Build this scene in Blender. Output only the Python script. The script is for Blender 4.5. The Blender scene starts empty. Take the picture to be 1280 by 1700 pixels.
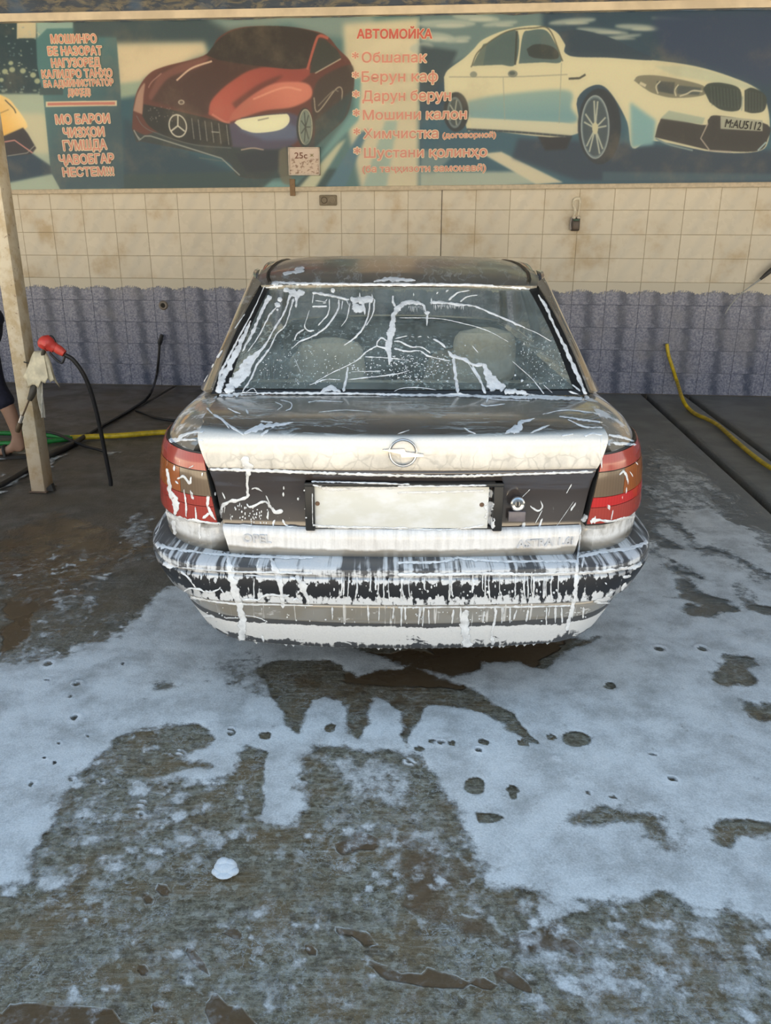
import bpy, bmesh, math, random
import numpy as np
from mathutils import Vector, Matrix, noise
from mathutils.bvhtree import BVHTree
random.seed(7); np.random.seed(7)
SC = bpy.context.scene
COL = SC.collection

# ------------------------------------------------------------------ camera
FPX, PITCH, ROLL, CAMZ = 1340.0, math.radians(19.6), 0.0027, 1.55
cam_d = bpy.data.cameras.new('camera'); cam = bpy.data.objects.new('camera', cam_d); COL.objects.link(cam)
cam_d.sensor_fit = 'HORIZONTAL'; cam_d.sensor_width = 36.0; cam_d.lens = FPX/1280*36.0
cam_d.clip_start = 0.05; cam_d.clip_end = 300
CAMROT = Matrix.Rotation(math.pi/2-PITCH, 3, 'X') @ Matrix.Rotation(ROLL, 3, 'Z')
cam.matrix_world = Matrix.Translation((0, 0, CAMZ)) @ CAMROT.to_4x4()
SC.camera = cam
CAM = Vector((0, 0, CAMZ))

# ------------------------------------------------------------------ world, sun, exposure
SUN_STRENGTH, SKY_STRENGTH, EXPOSURE = 30.0, 1.0, 0.54
world = bpy.data.worlds.new('sky'); SC.world = world; world.use_nodes = True
wn = world.node_tree; wn.nodes.clear()
_o = wn.nodes.new('ShaderNodeOutputWorld'); _b = wn.nodes.new('ShaderNodeBackground')
_t = wn.nodes.new('ShaderNodeTexCoord'); _s = wn.nodes.new('ShaderNodeSeparateXYZ'); _r = wn.nodes.new('ShaderNodeValToRGB')
wn.links.new(_t.outputs['Generated'], _s.inputs[0]); wn.links.new(_s.outputs['Z'], _r.inputs[0])
wn.links.new(_r.outputs[0], _b.inputs[0]); wn.links.new(_b.outputs[0], _o.inputs[0])
_r.color_ramp.elements[0].position = 0.0; _r.color_ramp.elements[0].color = (1.4, 1.28, 1.10, 1)
_r.color_ramp.elements[1].position = 0.9; _r.color_ramp.elements[1].color = (0.33, 0.56, 0.85, 1)
_e = _r.color_ramp.elements.new(0.28); _e.color = (0.84, 0.94, 1.02, 1)
_b.inputs[1].default_value = SKY_STRENGTH
sun_d = bpy.data.lights.new('sun', 'SUN'); sun = bpy.data.objects.new('sun', sun_d); COL.objects.link(sun)
sun_d.energy = SUN_STRENGTH; sun_d.angle = 0.01; sun_d.color = (1.0, 0.93, 0.8)
# the sun stands high behind the wall: canopy and wall keep the bay in shade, the yard behind the camera is sunlit
sun.rotation_euler = Vector((0.15, -0.62, -0.85)).to_track_quat('-Z', 'Y').to_euler()
SC.view_settings.view_transform = 'Standard'; SC.view_settings.look = 'None'
SC.view_settings.exposure = EXPOSURE; SC.view_settings.gamma = 1.0; SC.view_settings.use_curve_mapping = False

# ------------------------------------------------------------------ geometry helpers
def ray(u, v):
    return (CAMROT @ Vector(((u-640)/FPX, -(v-850)/FPX, -1.0))).normalized()
def at_z(u, v, z=0.0):
    d = ray(u, v); t = (z-CAMZ)/d.z; return CAM + d*t
def at_y(u, v, y):
    d = ray(u, v); return CAM + d*(y/d.y)
def lin(c):
    return tuple((x/255/12.92 if x/255 <= .04045 else ((x/255+.055)/1.055)**2.4) for x in c)

def cr(pts, n):
    """Catmull-Rom resample of a point list to n points"""
    P = [Vector(p) for p in pts]
    if len(P) == 1: return P*n
    P = [P[0]*2-P[1]] + P + [P[-1]*2-P[-2]]
    m = len(P)-3; out = []
    for i in range(n):
        f = i/(n-1)*m; k = min(int(f), m-1); t = f-k
        a, b, c, d = P[k], P[k+1], P[k+2], P[k+3]
        out.append(0.5*((2*b)+(c-a)*t+(2*a-5*b+4*c-d)*t*t+(3*b-a-3*c+d)*t**3))
    return out
def crn(vals, n):
    return [p[0] for p in cr([(v, 0, 0) for v in vals], n)]

class MB:
    def __init__(s): s.v = []; s.f = []; s.m = []
    def add(s, verts, faces, mi=0):
        o = len(s.v); s.v += [Vector(p) for p in verts]; s.f += [tuple(i+o for i in f) for f in faces]; s.m += [mi]*len(faces); return s
    def box(s, a, b, mi=0, M=None, bev=0.0):
        x0, y0, z0 = a; x1, y1, z1 = b
        if bev <= 0:
            vs = [(x0,y0,z0),(x1,y0,z0),(x1,y1,z0),(x0,y1,z0),(x0,y0,z1),(x1,y0,z1),(x1,y1,z1),(x0,y1,z1)]
            fs = [(0,3,2,1),(4,5,6,7),(0,1,5,4),(1,2,6,5),(2,3,7,6),(3,0,4,7)]
        else:
            bm = bmesh.new(); bmesh.ops.create_cube(bm, size=1)
            for q in bm.verts: q.co = Vector(((x0+x1)/2+q.co.x*(x1-x0), (y0+y1)/2+q.co.y*(y1-y0), (z0+z1)/2+q.co.z*(z1-z0)))
            bmesh.ops.bevel(bm, geom=bm.edges[:], offset=bev, segments=2, affect='EDGES', profile=.5)
            bm.verts.index_update(); vs = [q.co.copy() for q in bm.verts]; fs = [[q.index for q in f.verts] for f in bm.faces]; bm.free()
        if M is not None: vs = [M @ Vector(p) for p in vs]
        return s.add(vs, fs, mi)
    def grid(s, g, mi=0, flip=False, close=False):
        R, C = len(g), len(g[0]); vs = [p for r in g for p in r]; fs = []
        for i in range(R-1):
            for j in range(C if close else C-1):
                k = (j+1) % C
                q = (i*C+j, i*C+k, (i+1)*C+k, (i+1)*C+j); fs.append(q[::-1] if flip else q)
        return s.add(vs, fs, mi)
    def shell(s, g, th, mi=0, flip=False):
        """grid with thickness th behind its face"""
        R, C = len(g), len(g[0]); G = [[Vector(p) for p in r] for r in g]; B = []
        for i in range(R):
            row = []
            for j in range(C):
                a = G[min(i+1, R-1)][j]-G[max(i-1, 0)][j]; b = G[i][min(j+1, C-1)]-G[i][max(j-1, 0)]
                n = b.cross(a)
                n = n.normalized() if n.length > 1e-12 else Vector((0, 0, 1))
                row.append(G[i][j] + n*(th if not flip else -th))
            B.append(row)
        s.grid(G, mi, flip); s.grid(B, mi, not flip)
        rim = [(i, 0) for i in range(R)] + [(R-1, j) for j in range(1, C)] + [(i, C-1) for i in range(R-2, -1, -1)] + [(0, j) for j in range(C-2, 0, -1)]
        a = [G[i][j] for i, j in rim]; b = [B[i][j] for i, j in rim]
        s.grid([a, b], mi, not flip, close=True); return s
    def tube(s, pts, r, seg=8, mi=0, n=None, caps=True):
        P = cr(pts, n or max(2, len(pts)*6)) if n != 0 else [Vector(p) for p in pts]
        N = len(P); rr = crn(r, N) if isinstance(r, (list, tuple)) else [r]*N
        up = None; rings = []
        for i in range(N):
            t = (P[min(i+1, N-1)]-P[max(i-1, 0)])
            t = t.normalized() if t.length > 1e-9 else Vector((0, 0, 1))
            if up is None:
                up = t.orthogonal().normalized()
            else:
                up = (up - t*up.dot(t)); up = up.normalized() if up.length > 1e-6 else t.orthogonal().normalized()
            w = t.cross(up)
            rings.append([P[i]+(up*math.cos(a)+w*math.sin(a))*rr[i] for a in [2*math.pi*k/seg for k in range(seg)]])
        s.grid(rings, mi, flip=True, close=True)
        if caps:
            o = len(s.v); s.v += [P[0], P[-1]]; 
            b0 = o-len(P)*seg; b1 = o-seg
            for k in range(seg):
                s.f.append((o, b0+(k+1) % seg, b0+k)); s.m.append(mi); s.f.append((o+1, b1+k, b1+(k+1) % seg)); s.m.append(mi)
        return s
    def lathe(s, prof, M=None, seg=24, mi=0):
        """profile (r, z) turned about local Z"""
        rings = [[Vector((r*math.cos(2*math.pi*k/seg), r*math.sin(2*math.pi*k/seg), z)) for k in range(seg)] for r, z in prof]
        if M is not None: rings = [[M @ p for p in r] for r in rings]
        return s.grid(rings, mi, close=True)
    def ball(s, c, r, mi=0, seg=12, rings=8, M=None):
        rx, ry, rz = r if isinstance(r, (tuple, list)) else (r, r, r)
        g = []
        for i in range(rings+1):
            a = math.pi*i/rings
            g.append([Vector((rx*math.sin(a)*math.cos(2*math.pi*k/seg), ry*math.sin(a)*math.sin(2*math.pi*k/seg), -rz*math.cos(a))) for k in range(seg)])
        if M is not None: g = [[M @ p for p in q] for q in g]
        g = [[p+Vector(c) for p in q] for q in g]
        return s.grid(g, mi, close=True)
    def prism(s, pts2, y0, y1, mi=0, M=None):
        """polygon in (x,z), extruded from y0 (front) to y1"""
        n = len(pts2); vs = [(p[0], y0, p[1]) for p in pts2]+[(p[0], y1, p[1]) for p in pts2]
        fs = [tuple(range(n)), tuple(range(2*n-1, n-1, -1))]+[(i, i+n, (i+1) % n+n, (i+1) % n) for i in range(n)]
        if M is not None: vs = [M @ Vector(p) for p in vs]
        return s.add(vs, fs, mi)
    def mesh(s, name, mats, smooth=True, angle=40):
        me = bpy.data.meshes.new(name); me.from_pydata([tuple(p) for p in s.v], [], s.f)
        for m in (mats if isinstance(mats, (list, tuple)) else [mats]): me.materials.append(m)
        if len(me.materials) > 1: me.polygons.foreach_set('material_index', s.m)
        bm = bmesh.new(); bm.from_mesh(me); bmesh.ops.remove_doubles(bm, verts=bm.verts[:], dist=2e-5)
        bmesh.ops.recalc_face_normals(bm, faces=bm.faces[:])
        if smooth:
            ca = math.radians(angle)
            for f in bm.faces: f.smooth = True
            for e in bm.edges:
                if len(e.link_faces) == 2 and e.calc_face_angle(0) > ca: e.smooth = False
        bm.to_mesh(me); bm.free(); me.update(); return me
    def build(s, name, mats, parent=None, smooth=True, angle=40):
        o = bpy.data.objects.new(name, s.mesh(name, mats, smooth, angle)); COL.objects.link(o)
        if parent is not None: o.parent = parent
        return o

def tag(o, label=None, cat=None, group=None, kind=None):
    if label: o['label'] = label
    if cat: o['category'] = cat
    if group: o['group'] = group
    if kind: o['kind'] = kind
    return o
def empty(name, loc, rz=0.0):
    o = bpy.data.objects.new(name, None); COL.objects.link(o); o.location = loc; o.rotation_euler = (0, 0, rz); o.empty_display_size = .1; return o

# ------------------------------------------------------------------ material helpers
class NT:
    def __init__(s, name):
        s.mat = bpy.data.materials.new(name); s.mat.use_nodes = True; s.t = s.mat.node_tree; s.t.nodes.clear()
        s.out = s.n('ShaderNodeOutputMaterial')
    def n(s, typ, **kw):
        nd = s.t.nodes.new(typ)
        for k, v in kw.items(): setattr(nd, k, v)
        return nd
    def put(s, sock, v):
        if hasattr(v, 'is_output'): s.t.links.new(v, sock)
        elif v is not None:
            if isinstance(v, (tuple, list)) and len(v) == 3 and sock.type == 'RGBA': v = (*v, 1)
            sock.default_value = v
    def coord(s, kind='Object'): return s.n('ShaderNodeTexCoord').outputs[kind]
    def geo(s, k='Position'): return s.n('ShaderNodeNewGeometry').outputs[k]
    def map(s, vec, scale=(1, 1, 1), loc=(0, 0, 0), rot=(0, 0, 0)):
        m = s.n('ShaderNodeMapping'); s.put(m.inputs[0], vec); m.inputs[1].default_value = loc; m.inputs[2].default_value = rot; m.inputs[3].default_value = scale; return m.outputs[0]
    def noise(s, vec, scale=5, detail=4, rough=.55, dist=0.0, out=0):
        m = s.n('ShaderNodeTexNoise'); s.put(m.inputs['Vector'], vec); s.put(m.inputs['Scale'], scale); m.inputs['Detail'].default_value = detail
        m.inputs['Roughness'].default_value = rough; m.inputs['Distortion'].default_value = dist; return m.outputs[out]
    def voro(s, vec, scale=5, feature='F1', out='Distance', rnd=1.0):
        m = s.n('ShaderNodeTexVoronoi', feature=feature); s.put(m.inputs['Vector'], vec); m.inputs['Scale'].default_value = scale; m.inputs['Randomness'].default_value = rnd; return m.outputs[out]
    def wave(s, vec, scale=5, dist=2, detail=2, dscale=1.0, direction='X'):
        m = s.n('ShaderNodeTexWave', bands_direction=direction); s.put(m.inputs['Vector'], vec); m.inputs['Scale'].default_value = scale
        m.inputs['Distortion'].default_value = dist; m.inputs['Detail'].default_value = detail; m.inputs['Detail Scale'].default_value = dscale; return m.outputs['Fac']
    def m(s, op, a, b=None, c=None, clamp=False):
        q = s.n('ShaderNodeMath', operation=op, use_clamp=clamp); s.put(q.inputs[0], a); s.put(q.inputs[1], b); s.put(q.inputs[2], c); return q.outputs[0]
    def vadd(s, a, b):
        q = s.n('ShaderNodeVectorMath', operation='ADD'); s.put(q.inputs[0], a); s.put(q.inputs[1], b); return q.outputs[0]
    def vscale(s, a, f):
        q = s.n('ShaderNodeVectorMath', operation='SCALE'); s.put(q.inputs[0], a); s.put(q.inputs[3], f); return q.outputs[0]
    def step(s, x, a, b, lo=0.0, hi=1.0, smooth=True):
        q = s.n('ShaderNodeMapRange'); q.interpolation_type = 'SMOOTHSTEP' if smooth else 'LINEAR'
        s.put(q.inputs[0], x); s.put(q.inputs[1], a); s.put(q.inputs[2], b); s.put(q.inputs[3], lo); s.put(q.inputs[4], hi); return q.outputs[0]
    def mix(s, f, a, b):
        q = s.n('ShaderNodeMix', data_type='RGBA'); s.put(q.inputs[0], f); s.put(q.inputs[6], a); s.put(q.inputs[7], b); return q.outputs[2]
    def sep(s, v):
        q = s.n('ShaderNodeSeparateXYZ'); s.put(q.inputs[0], v); return q.outputs
    def attr(s, name, out='Fac'):
        q = s.n('ShaderNodeAttribute', attribute_name=name); return q.outputs[out]
    def rnd(s): return s.n('ShaderNodeObjectInfo').outputs['Random']
    def bump(s, h, strength=.3, dist=.01):
        q = s.n('ShaderNodeBump'); s.put(q.inputs['Height'], h); q.inputs['Strength'].default_value = strength; q.inputs['Distance'].default_value = dist; return q.outputs[0]
    def bsdf(s, col=None, rough=.5, metal=0.0, spec=.5, coat=0.0, normal=None, **kw):
        b = s.n('ShaderNodeBsdfPrincipled'); s.put(b.inputs['Base Color'], col); s.put(b.inputs['Roughness'], rough); s.put(b.inputs['Metallic'], metal)
        s.put(b.inputs['Specular IOR Level'], spec); s.put(b.inputs['Coat Weight'], coat); b.inputs['Coat Roughness'].default_value = .08
        if normal is not None: s.put(b.inputs['Normal'], normal)
        for k, v in kw.items(): s.put(b.inputs[k.replace('_', ' ')], v)
        return b.outputs[0]
    def mixs(s, f, a, b):
        q = s.n('ShaderNodeMixShader'); s.put(q.inputs[0], f); s.put(q.inputs[1], a); s.put(q.inputs[2], b); return q.outputs[0]
    def done(s, sh):
        s.t.links.new(sh, s.out.inputs[0]); return s.mat

def plain(name, col, rough=.5, metal=0.0, spec=.5, nscale=30, namt=.12, coat=0.0, bump=0.0):
    k = NT(name); p = k.coord(); f = k.noise(p, nscale, 4)
    c = k.mix(k.step(f, .3, .7), tuple(x*(1-namt) for x in col), tuple(min(1, x*(1+namt)) for x in col))
    nm = k.bump(f, bump, .004) if bump else None
    return k.done(k.bsdf(c, rough, metal, spec, coat, nm))
FOAM = (.86, .87, .88)

# ------------------------------------------------------------------ the bay: wall frame
WS = 0.0815; _n = math.hypot(1, WS)
EX = Vector((1/_n, -WS/_n, 0)); EY = Vector((WS/_n, 1/_n, 0)); W0 = Vector((0, 8.012, 0)); WRZ = -math.atan(WS)
WM = Matrix.Translation(W0) @ Matrix.Rotation(WRZ, 4, 'Z')
TW, TH, T0 = 0.3121, 0.2099, 0.5139
def wall_px(u, v, d=0.0):
    """pixel -> wall coordinates (t along, z up) on the plane d in front (negative) of the tiles"""
    dr = ray(u, v); k = ((W0+EY*d-CAM).dot(EY))/dr.dot(EY); p = CAM+dr*k
    return (p-W0).dot(EX), p.z
def wall_pt(t, d, z): return W0+EX*t+EY*d+Vector((0, 0, z))
def bay_px(u, v, z=0.0):
    p = at_z(u, v, z); return (p-W0).dot(EX), -(p-W0).dot(EY)
def bay_pt(p, q, z=0.0): return W0+EX*p-EY*q+Vector((0, 0, z))

# ------------------------------------------------------------------ tile materials
def tile_common(k):
    g = k.geo('Position'); r = k.rnd()
    dirt = k.noise(g, 3.0, 5, .6); return g, r, dirt
def mat_tile_cream():
    k = NT('cream_tile_glaze'); g, r, dirt = tile_common(k); p = k.coord()
    pw = k.vadd(p, k.vscale(k.vadd(k.noise(k.vadd(p, k.vscale(g, .0)), 9, 3, out=1), (-.5, -.5, -.5)), .12))
    vein = k.step(k.m('ABSOLUTE', k.m('SUBTRACT', k.sep(pw)[0], k.m('MULTIPLY', k.sep(pw)[2], .55))), .0, .07, 1, 0)
    c = k.mix(k.m('MULTIPLY', vein, .34), (.68, .61, .48), (.52, .495, .43))
    c = k.mix(k.step(dirt, .5, .72), c, (.52, .40, .24))
    c = k.mix(k.m('MULTIPLY', r, .22), c, (.46, .42, .33))
    return k.done(k.bsdf(c, k.step(dirt, .3, .7, .22, .4), 0, .4))
def blue_col(k, p, g, dirt):
    pw = k.vadd(p, k.vscale(k.vadd(k.noise(k.map(p, loc=(3, 1, 2)), 11, 4, out=1), (-.5, -.5, -.5)), .09))
    s = k.sep(pw)
    fold = k.m('SUBTRACT', k.m('ADD', s[0], k.m('MULTIPLY', s[2], .22)), .01)
    dark = k.step(k.m('ABSOLUTE', fold), .008, .075, 1, 0)
    speck = k.noise(k.map(g, scale=(1, 1, 1)), 55, 4, .7)
    c = k.mix(k.step(speck, .36, .66), (.135, .145, .215), (.345, .355, .425))
    c = k.mix(k.m('MULTIPLY', dark, .85), c, (.055, .07, .115))
    curl = k.step(k.m('ABSOLUTE', k.m('SUBTRACT', k.noise(g, 36, 2, .5, 1.2), .5)), .0, .022, 1, 0)
    c = k.mix(k.m('MULTIPLY', curl, .35), c, (.45, .46, .55))
    c = k.mix(k.m('MULTIPLY', k.step(dirt, .5, .75), .5), c, (.26, .25, .26))
    return c
def mat_tile_blue():
    k = NT('blue_marbled_tile_glaze'); g, r, dirt = tile_common(k); p = k.coord()
    return k.done(k.bsdf(blue_col(k, p, g, dirt), k.step(dirt, .3, .7, .2, .38), 0, .4))
def mat_tile_border():
    k = NT('cream_to_blue_border_tile_glaze'); g, r, dirt = tile_common(k); p = k.coord()
    s = k.sep(p)
    edge = k.m('ADD', k.m('MULTIPLY', k.m('SINE', k.m('MULTIPLY', s[0], 20.13)), .010),
               k.m('MULTIPLY', k.m('SUBTRACT', k.noise(k.map(p, scale=(1, 1, .6)), 42, 2, .6, .6), .5), .085))
    f = k.step(k.m('ADD', s[2], edge), .012, .022)
    curl = k.step(k.m('ABSOLUTE', k.m('SUBTRACT', k.m('ADD', s[2], edge), .012)), .0, .011, 1, 0)
    c = k.mix(f, blue_col(k, p, g, dirt), (.58, .53, .42))
    c = k.mix(k.m('MULTIPLY', curl, k.step(k.noise(g, 70, 2), .42, .55, .1, .8)), c, (.16, .16, .17))
    return k.done(k.bsdf(c, .3, 0, .4))
M_CREAM, M_BLUE, M_BORDER = mat_tile_cream(), mat_tile_blue(), mat_tile_border()
def mat_grout():
    k = NT('stained_grout'); g = k.geo(); z = k.sep(g)[2]; f = k.noise(g, 8, 4)
    up = k.mix(f, (.36, .28, .18), (.50, .41, .28)); lo = k.mix(f, (.13, .14, .19), (.24, .25, .32))
    c = k.mix(k.step(z, .90, .96), lo, up); return k.done(k.bsdf(k.mix(k.step(z, .03, .01), c, (.04, .035, .03)), .85))
M_GROUT = mat_grout()
M_PLASTER = plain('grey_plaster', (.42, .40, .36), .9, nscale=6, namt=.15)

wall = MB().box((-9, .004, -.3), (9, .30, 3.75)).build('wall_back', M_GROUT, smooth=False)
wall.matrix_world = WM; tag(wall, 'back wall of the wash bay tiled cream above and blue below', kind='structure')
def tile_mesh(name, mat):
    w, h, b = TW/2-.0014, TH/2-.0014, .002
    m = MB(); f = [(-w+b, 0, -h+b), (w-b, 0, -h+b), (w-b, 0, h-b), (-w+b, 0, h-b)]; e = [(-w, .0025, -h), (w, .0025, -h), (w, .0025, h), (-w, .0025, h)]; bk = [(x, .012, z) for x, y, z in e]
    m.add(f+e+bk, [(0, 1, 2, 3)]+[(i+4, (i+1) % 4+4, (i+1) % 4, i) for i in range(4)]+[(i+8, (i+1) % 4+8, (i+1) % 4+4, i+4) for i in range(4)])
    return m.mesh(name, mat, smooth=False)
TMESH = {0: tile_mesh('tile_blue', M_BLUE), 1: tile_mesh('tile_border', M_BORDER), 2: tile_mesh('tile_cream', M_CREAM)}
for row in range(9):
    for kcol in range(-18, 14):
        kind = 0 if row < 4 else (1 if row == 4 else 2)
        o = bpy.data.objects.new('tile', TMESH[kind]); COL.objects.link(o); o.parent = wall
        o.location = (T0+(kcol+.5)*TW, random.uniform(-.0008, .0008), (row+.5)*TH); o.rotation_euler = (random.uniform(-.002, .002), 0, random.uniform(-.002, .002))
# side returns of the building, outside the frame
for nm, t in (('wall_left', -9.0), ('wall_right', 8.8)):
    w_ = MB().box((t, -3.0, -.3), (t+.2, .3, 3.75)).build(nm, M_PLASTER, smooth=False); w_.matrix_world = WM; tag(w_, kind='structure')

# movement joint, a dark crack line between two tile columns
j = MB().box((T0-.0035, -.003, TH*5), (T0+.0035, .004, TH*9)).build('trim_1', plain('dark_joint_filler', (.10, .08, .06), .8), smooth=False)
j.matrix_world = WM; tag(j, kind='structure')

# ------------------------------------------------------------------ ceiling and trims
def mat_ceiling():
    k = NT('stained_ceiling_boards'); g = k.geo(); f = k.noise(g, 2.5, 5)
    return k.done(k.bsdf(k.mix(f, (.07, .063, .055), (.12, .11, .10)), .8))
CEIL_Z, CEIL_Q = 3.70, 5.6
ce = MB().box((-9, -CEIL_Q, CEIL_Z), (9, .3, CEIL_Z+.12)).build('ceiling', mat_ceiling(), smooth=False); ce.matrix_world = WM; tag(ce, 'canopy ceiling over the wash bay', kind='structure')
def mat_lining():
    k = NT('blue_mottled_lining'); g = k.geo(); f = k.noise(k.map(g, scale=(1, 1, 3)), 7, 5, .65, .8)
    c = k.mix(k.step(f, .42, .62), (.055, .075, .11), (.20, .18, .14)); c = k.mix(k.step(k.noise(g, 3, 2), .5, .7), c, (.07, .12, .20))
    return k.done(k.bsdf(c, .7, normal=k.bump(f, .8, .03)))
(ta, za), (tb, zb) = wall_px(0, 27, -.06), wall_px(1280, 3, -.06)
sl = (zb-za)/(tb-ta)
def tilt_z(t, base=za, t0=ta): return base+(t-t0)*sl
g = []
for i in range(9):
    row = []
    for jx in range(121):
        t = -6.5+13*jx/120; z = tilt_z(t)-.05+i*.05
        row.append((t, -.06-.05*math.sin(i/8*math.pi)+.025*noise.noise((t*3, i*.7, 0)), z+.012*noise.noise((t*5, i, 5))))
    g.append(row)
lin_o = MB().shell(g, .02).build('trim_2', mat_lining()); lin_o.matrix_world = WM; tag(lin_o, 'mottled blue lining strip under the canopy', kind='structure')
# cream batten under it
(t1, z1), (t2, z2) = wall_px(0, 37, -.09), wall_px(1280, 13, -.09)
sl2 = (z2-z1)/(t2-t1)
bat = MB()
def slab(mb, t_a, t_b, zf, h, d0, d1):
    n = 12
    for i in range(n):
        a, b = t_a+(t_b-t_a)*i/n, t_a+(t_b-t_a)*(i+1)/n
        mb.add([(a, d0, zf(a)), (b, d0, zf(b)), (b, d1, zf(b)), (a, d1, zf(a)), (a, d0, zf(a)+h), (b, d0, zf(b)+h), (b, d1, zf(b)+h), (a, d1, zf(a)+h)],
               [(0, 3, 2, 1), (4, 5, 6, 7), (0, 1, 5, 4), (2, 3, 7, 6)]+([(3, 0, 4, 7)] if i == 0 else [])+([(1, 2, 6, 5)] if i == n-1 else []))
slab(bat, -6.5, 6.5, lambda t: z1+(t-t1)*sl2, .062, -.115, -.03)
bo = bat.build('trim_3', plain('cream_painted_batten', (.66, .56, .42), .5, nscale=5), smooth=False); bo.matrix_world = WM; tag(bo, 'cream wooden batten above the printed banner', kind='structure')

# ------------------------------------------------------------------ the printed banner
BD = -.045
bl, br_ = Vector(wall_px(0, 317.5, BD)), Vector(wall_px(1280, 304.5, BD))
bang = math.atan2(br_.y-bl.y, br_.x-bl.x)
bx, by = Vector((math.cos(bang), math.sin(bang))), Vector((-math.sin(bang), math.cos(bang)))
B0 = bl - bx*1.1; BW = (br_-bl).length+1.7; BH = (Vector(wall_px(640, 20, BD))-B0).dot(by)
def b_px(u, v):
    p = Vector(wall_px(u, v, BD))-B0; return p.dot(bx), p.dot(by)
RES = 380.0
IW, IH = int(BW*RES), int(BH*RES)
IMG = np.zeros((IH, IW, 3)); IMG[:] = (75, 105, 110)
def rp(pts): return np.array([[c*RES for c in b_px(u, v)] for u, v in pts])
def _blur(a, r):
    r = int(r)
    if r < 1: return a
    for ax in (0, 1):
        for _ in range(2):
            p = np.pad(a, [(r+1, r) if i == ax else (0, 0) for i in (0, 1)], mode='edge'); c = np.cumsum(p, axis=ax)
            a = (c[2*r+1:] - c[:-2*r-1])/(2*r+1) if ax == 0 else (c[:, 2*r+1:]-c[:, :-2*r-1])/(2*r+1)
    return a
def _mask(P, pad):
    x0, y0 = np.floor(P.min(0)-pad).astype(int); x1, y1 = np.ceil(P.max(0)+pad).astype(int)
    x0, y0 = max(x0, 0), max(y0, 0); x1, y1 = min(x1, IW), min(y1, IH)
    if x1 <= x0 or y1 <= y0: return None
    acc = np.zeros((y1-y0, x1-x0)); ss = 2
    xs = np.arange(x0, x1)
    for sy in range(ss):
        yy = np.arange(y0, y1)+(sy+.5)/ss
        for sx in range(ss):
            xx = xs+(sx+.5)/ss; ins = np.zeros((y1-y0, x1-x0), bool)
            for i in range(len(P)):
                a, b = P[i], P[(i+1) % len(P)]
                if a[1] == b[1]: continue
                c = (a[1] > yy) != (b[1] > yy); xi = (b[0]-a[0])*(yy-a[1])/(b[1]-a[1])+a[0]
                ins ^= c[:, None] & (xx[None, :] < xi[:, None])
            acc += ins
    return x0, y0, x1, y1, acc/ss/ss
def fill(pts, col, blur=0, a=1.0, col2=None, p0=None, p1=None, raw=False):
    P = pts if raw else rp(pts); r = _mask(P, blur*3+2)
    if r is None: return
    x0, y0, x1, y1, m = r; m = _blur(m, blur)*a; reg = IMG[y0:y1, x0:x1]
    c = np.array(col, float)
    if col2 is not None:
        a0, a1 = rp([p0])[0], rp([p1])[0]; dv = a1-a0; L = dv.dot(dv)
        X, Y = np.meshgrid(np.arange(x0, x1), np.arange(y0, y1)); t = np.clip(((X-a0[0])*dv[0]+(Y-a0[1])*dv[1])/L, 0, 1)[..., None]
        c = c*(1-t)+np.array(col2, float)*t
    reg[:] = reg*(1-m[..., None])+c*m[..., None]
def spl(pts, n=None):
    q = cr([(u, v, 0) for u, v in pts], n or len(pts)*6); return [(p[0], p[1]) for p in q]
def line(pts, w, col, blur=0, a=1.0, smooth=True):
    P = rp(spl(pts) if smooth and len(pts) > 2 else pts); w = w*RES*.0056/2; L, R_ = [], []
    for i in range(len(P)):
        d = P[min(i+1, len(P)-1)]-P[max(i-1, 0)]; d = d/(np.hypot(*d)+1e-9); n = np.array([-d[1], d[0]]); L.append(P[i]+n*w); R_.append(P[i]-n*w)
    for i in range(len(P)-1): fill(np.array([L[i], L[i+1], R_[i+1], R_[i]]), col, blur, a, raw=True)
def ell(c, rx, ry, col, blur=0, a=1.0, rot=0, **kw):
    cs, sn = math.cos(rot), math.sin(rot)
    fill([(c[0]+rx*math.cos(t)*cs-ry*math.sin(t)*sn, c[1]+rx*math.cos(t)*sn+ry*math.sin(t)*cs) for t in np.linspace(0, 2*math.pi, 28)[:-1]], col, blur, a, **kw)
def ring(c, rx, ry, w, col, rot=0, a=1.0):
    cs, sn = math.cos(rot), math.sin(rot)
    line([(c[0]+rx*math.cos(t)*cs-ry*math.sin(t)*sn, c[1]+rx*math.cos(t)*sn+ry*math.sin(t)*cs) for t in np.linspace(0, 2*math.pi, 30)], w, col, a=a, smooth=False)

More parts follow.
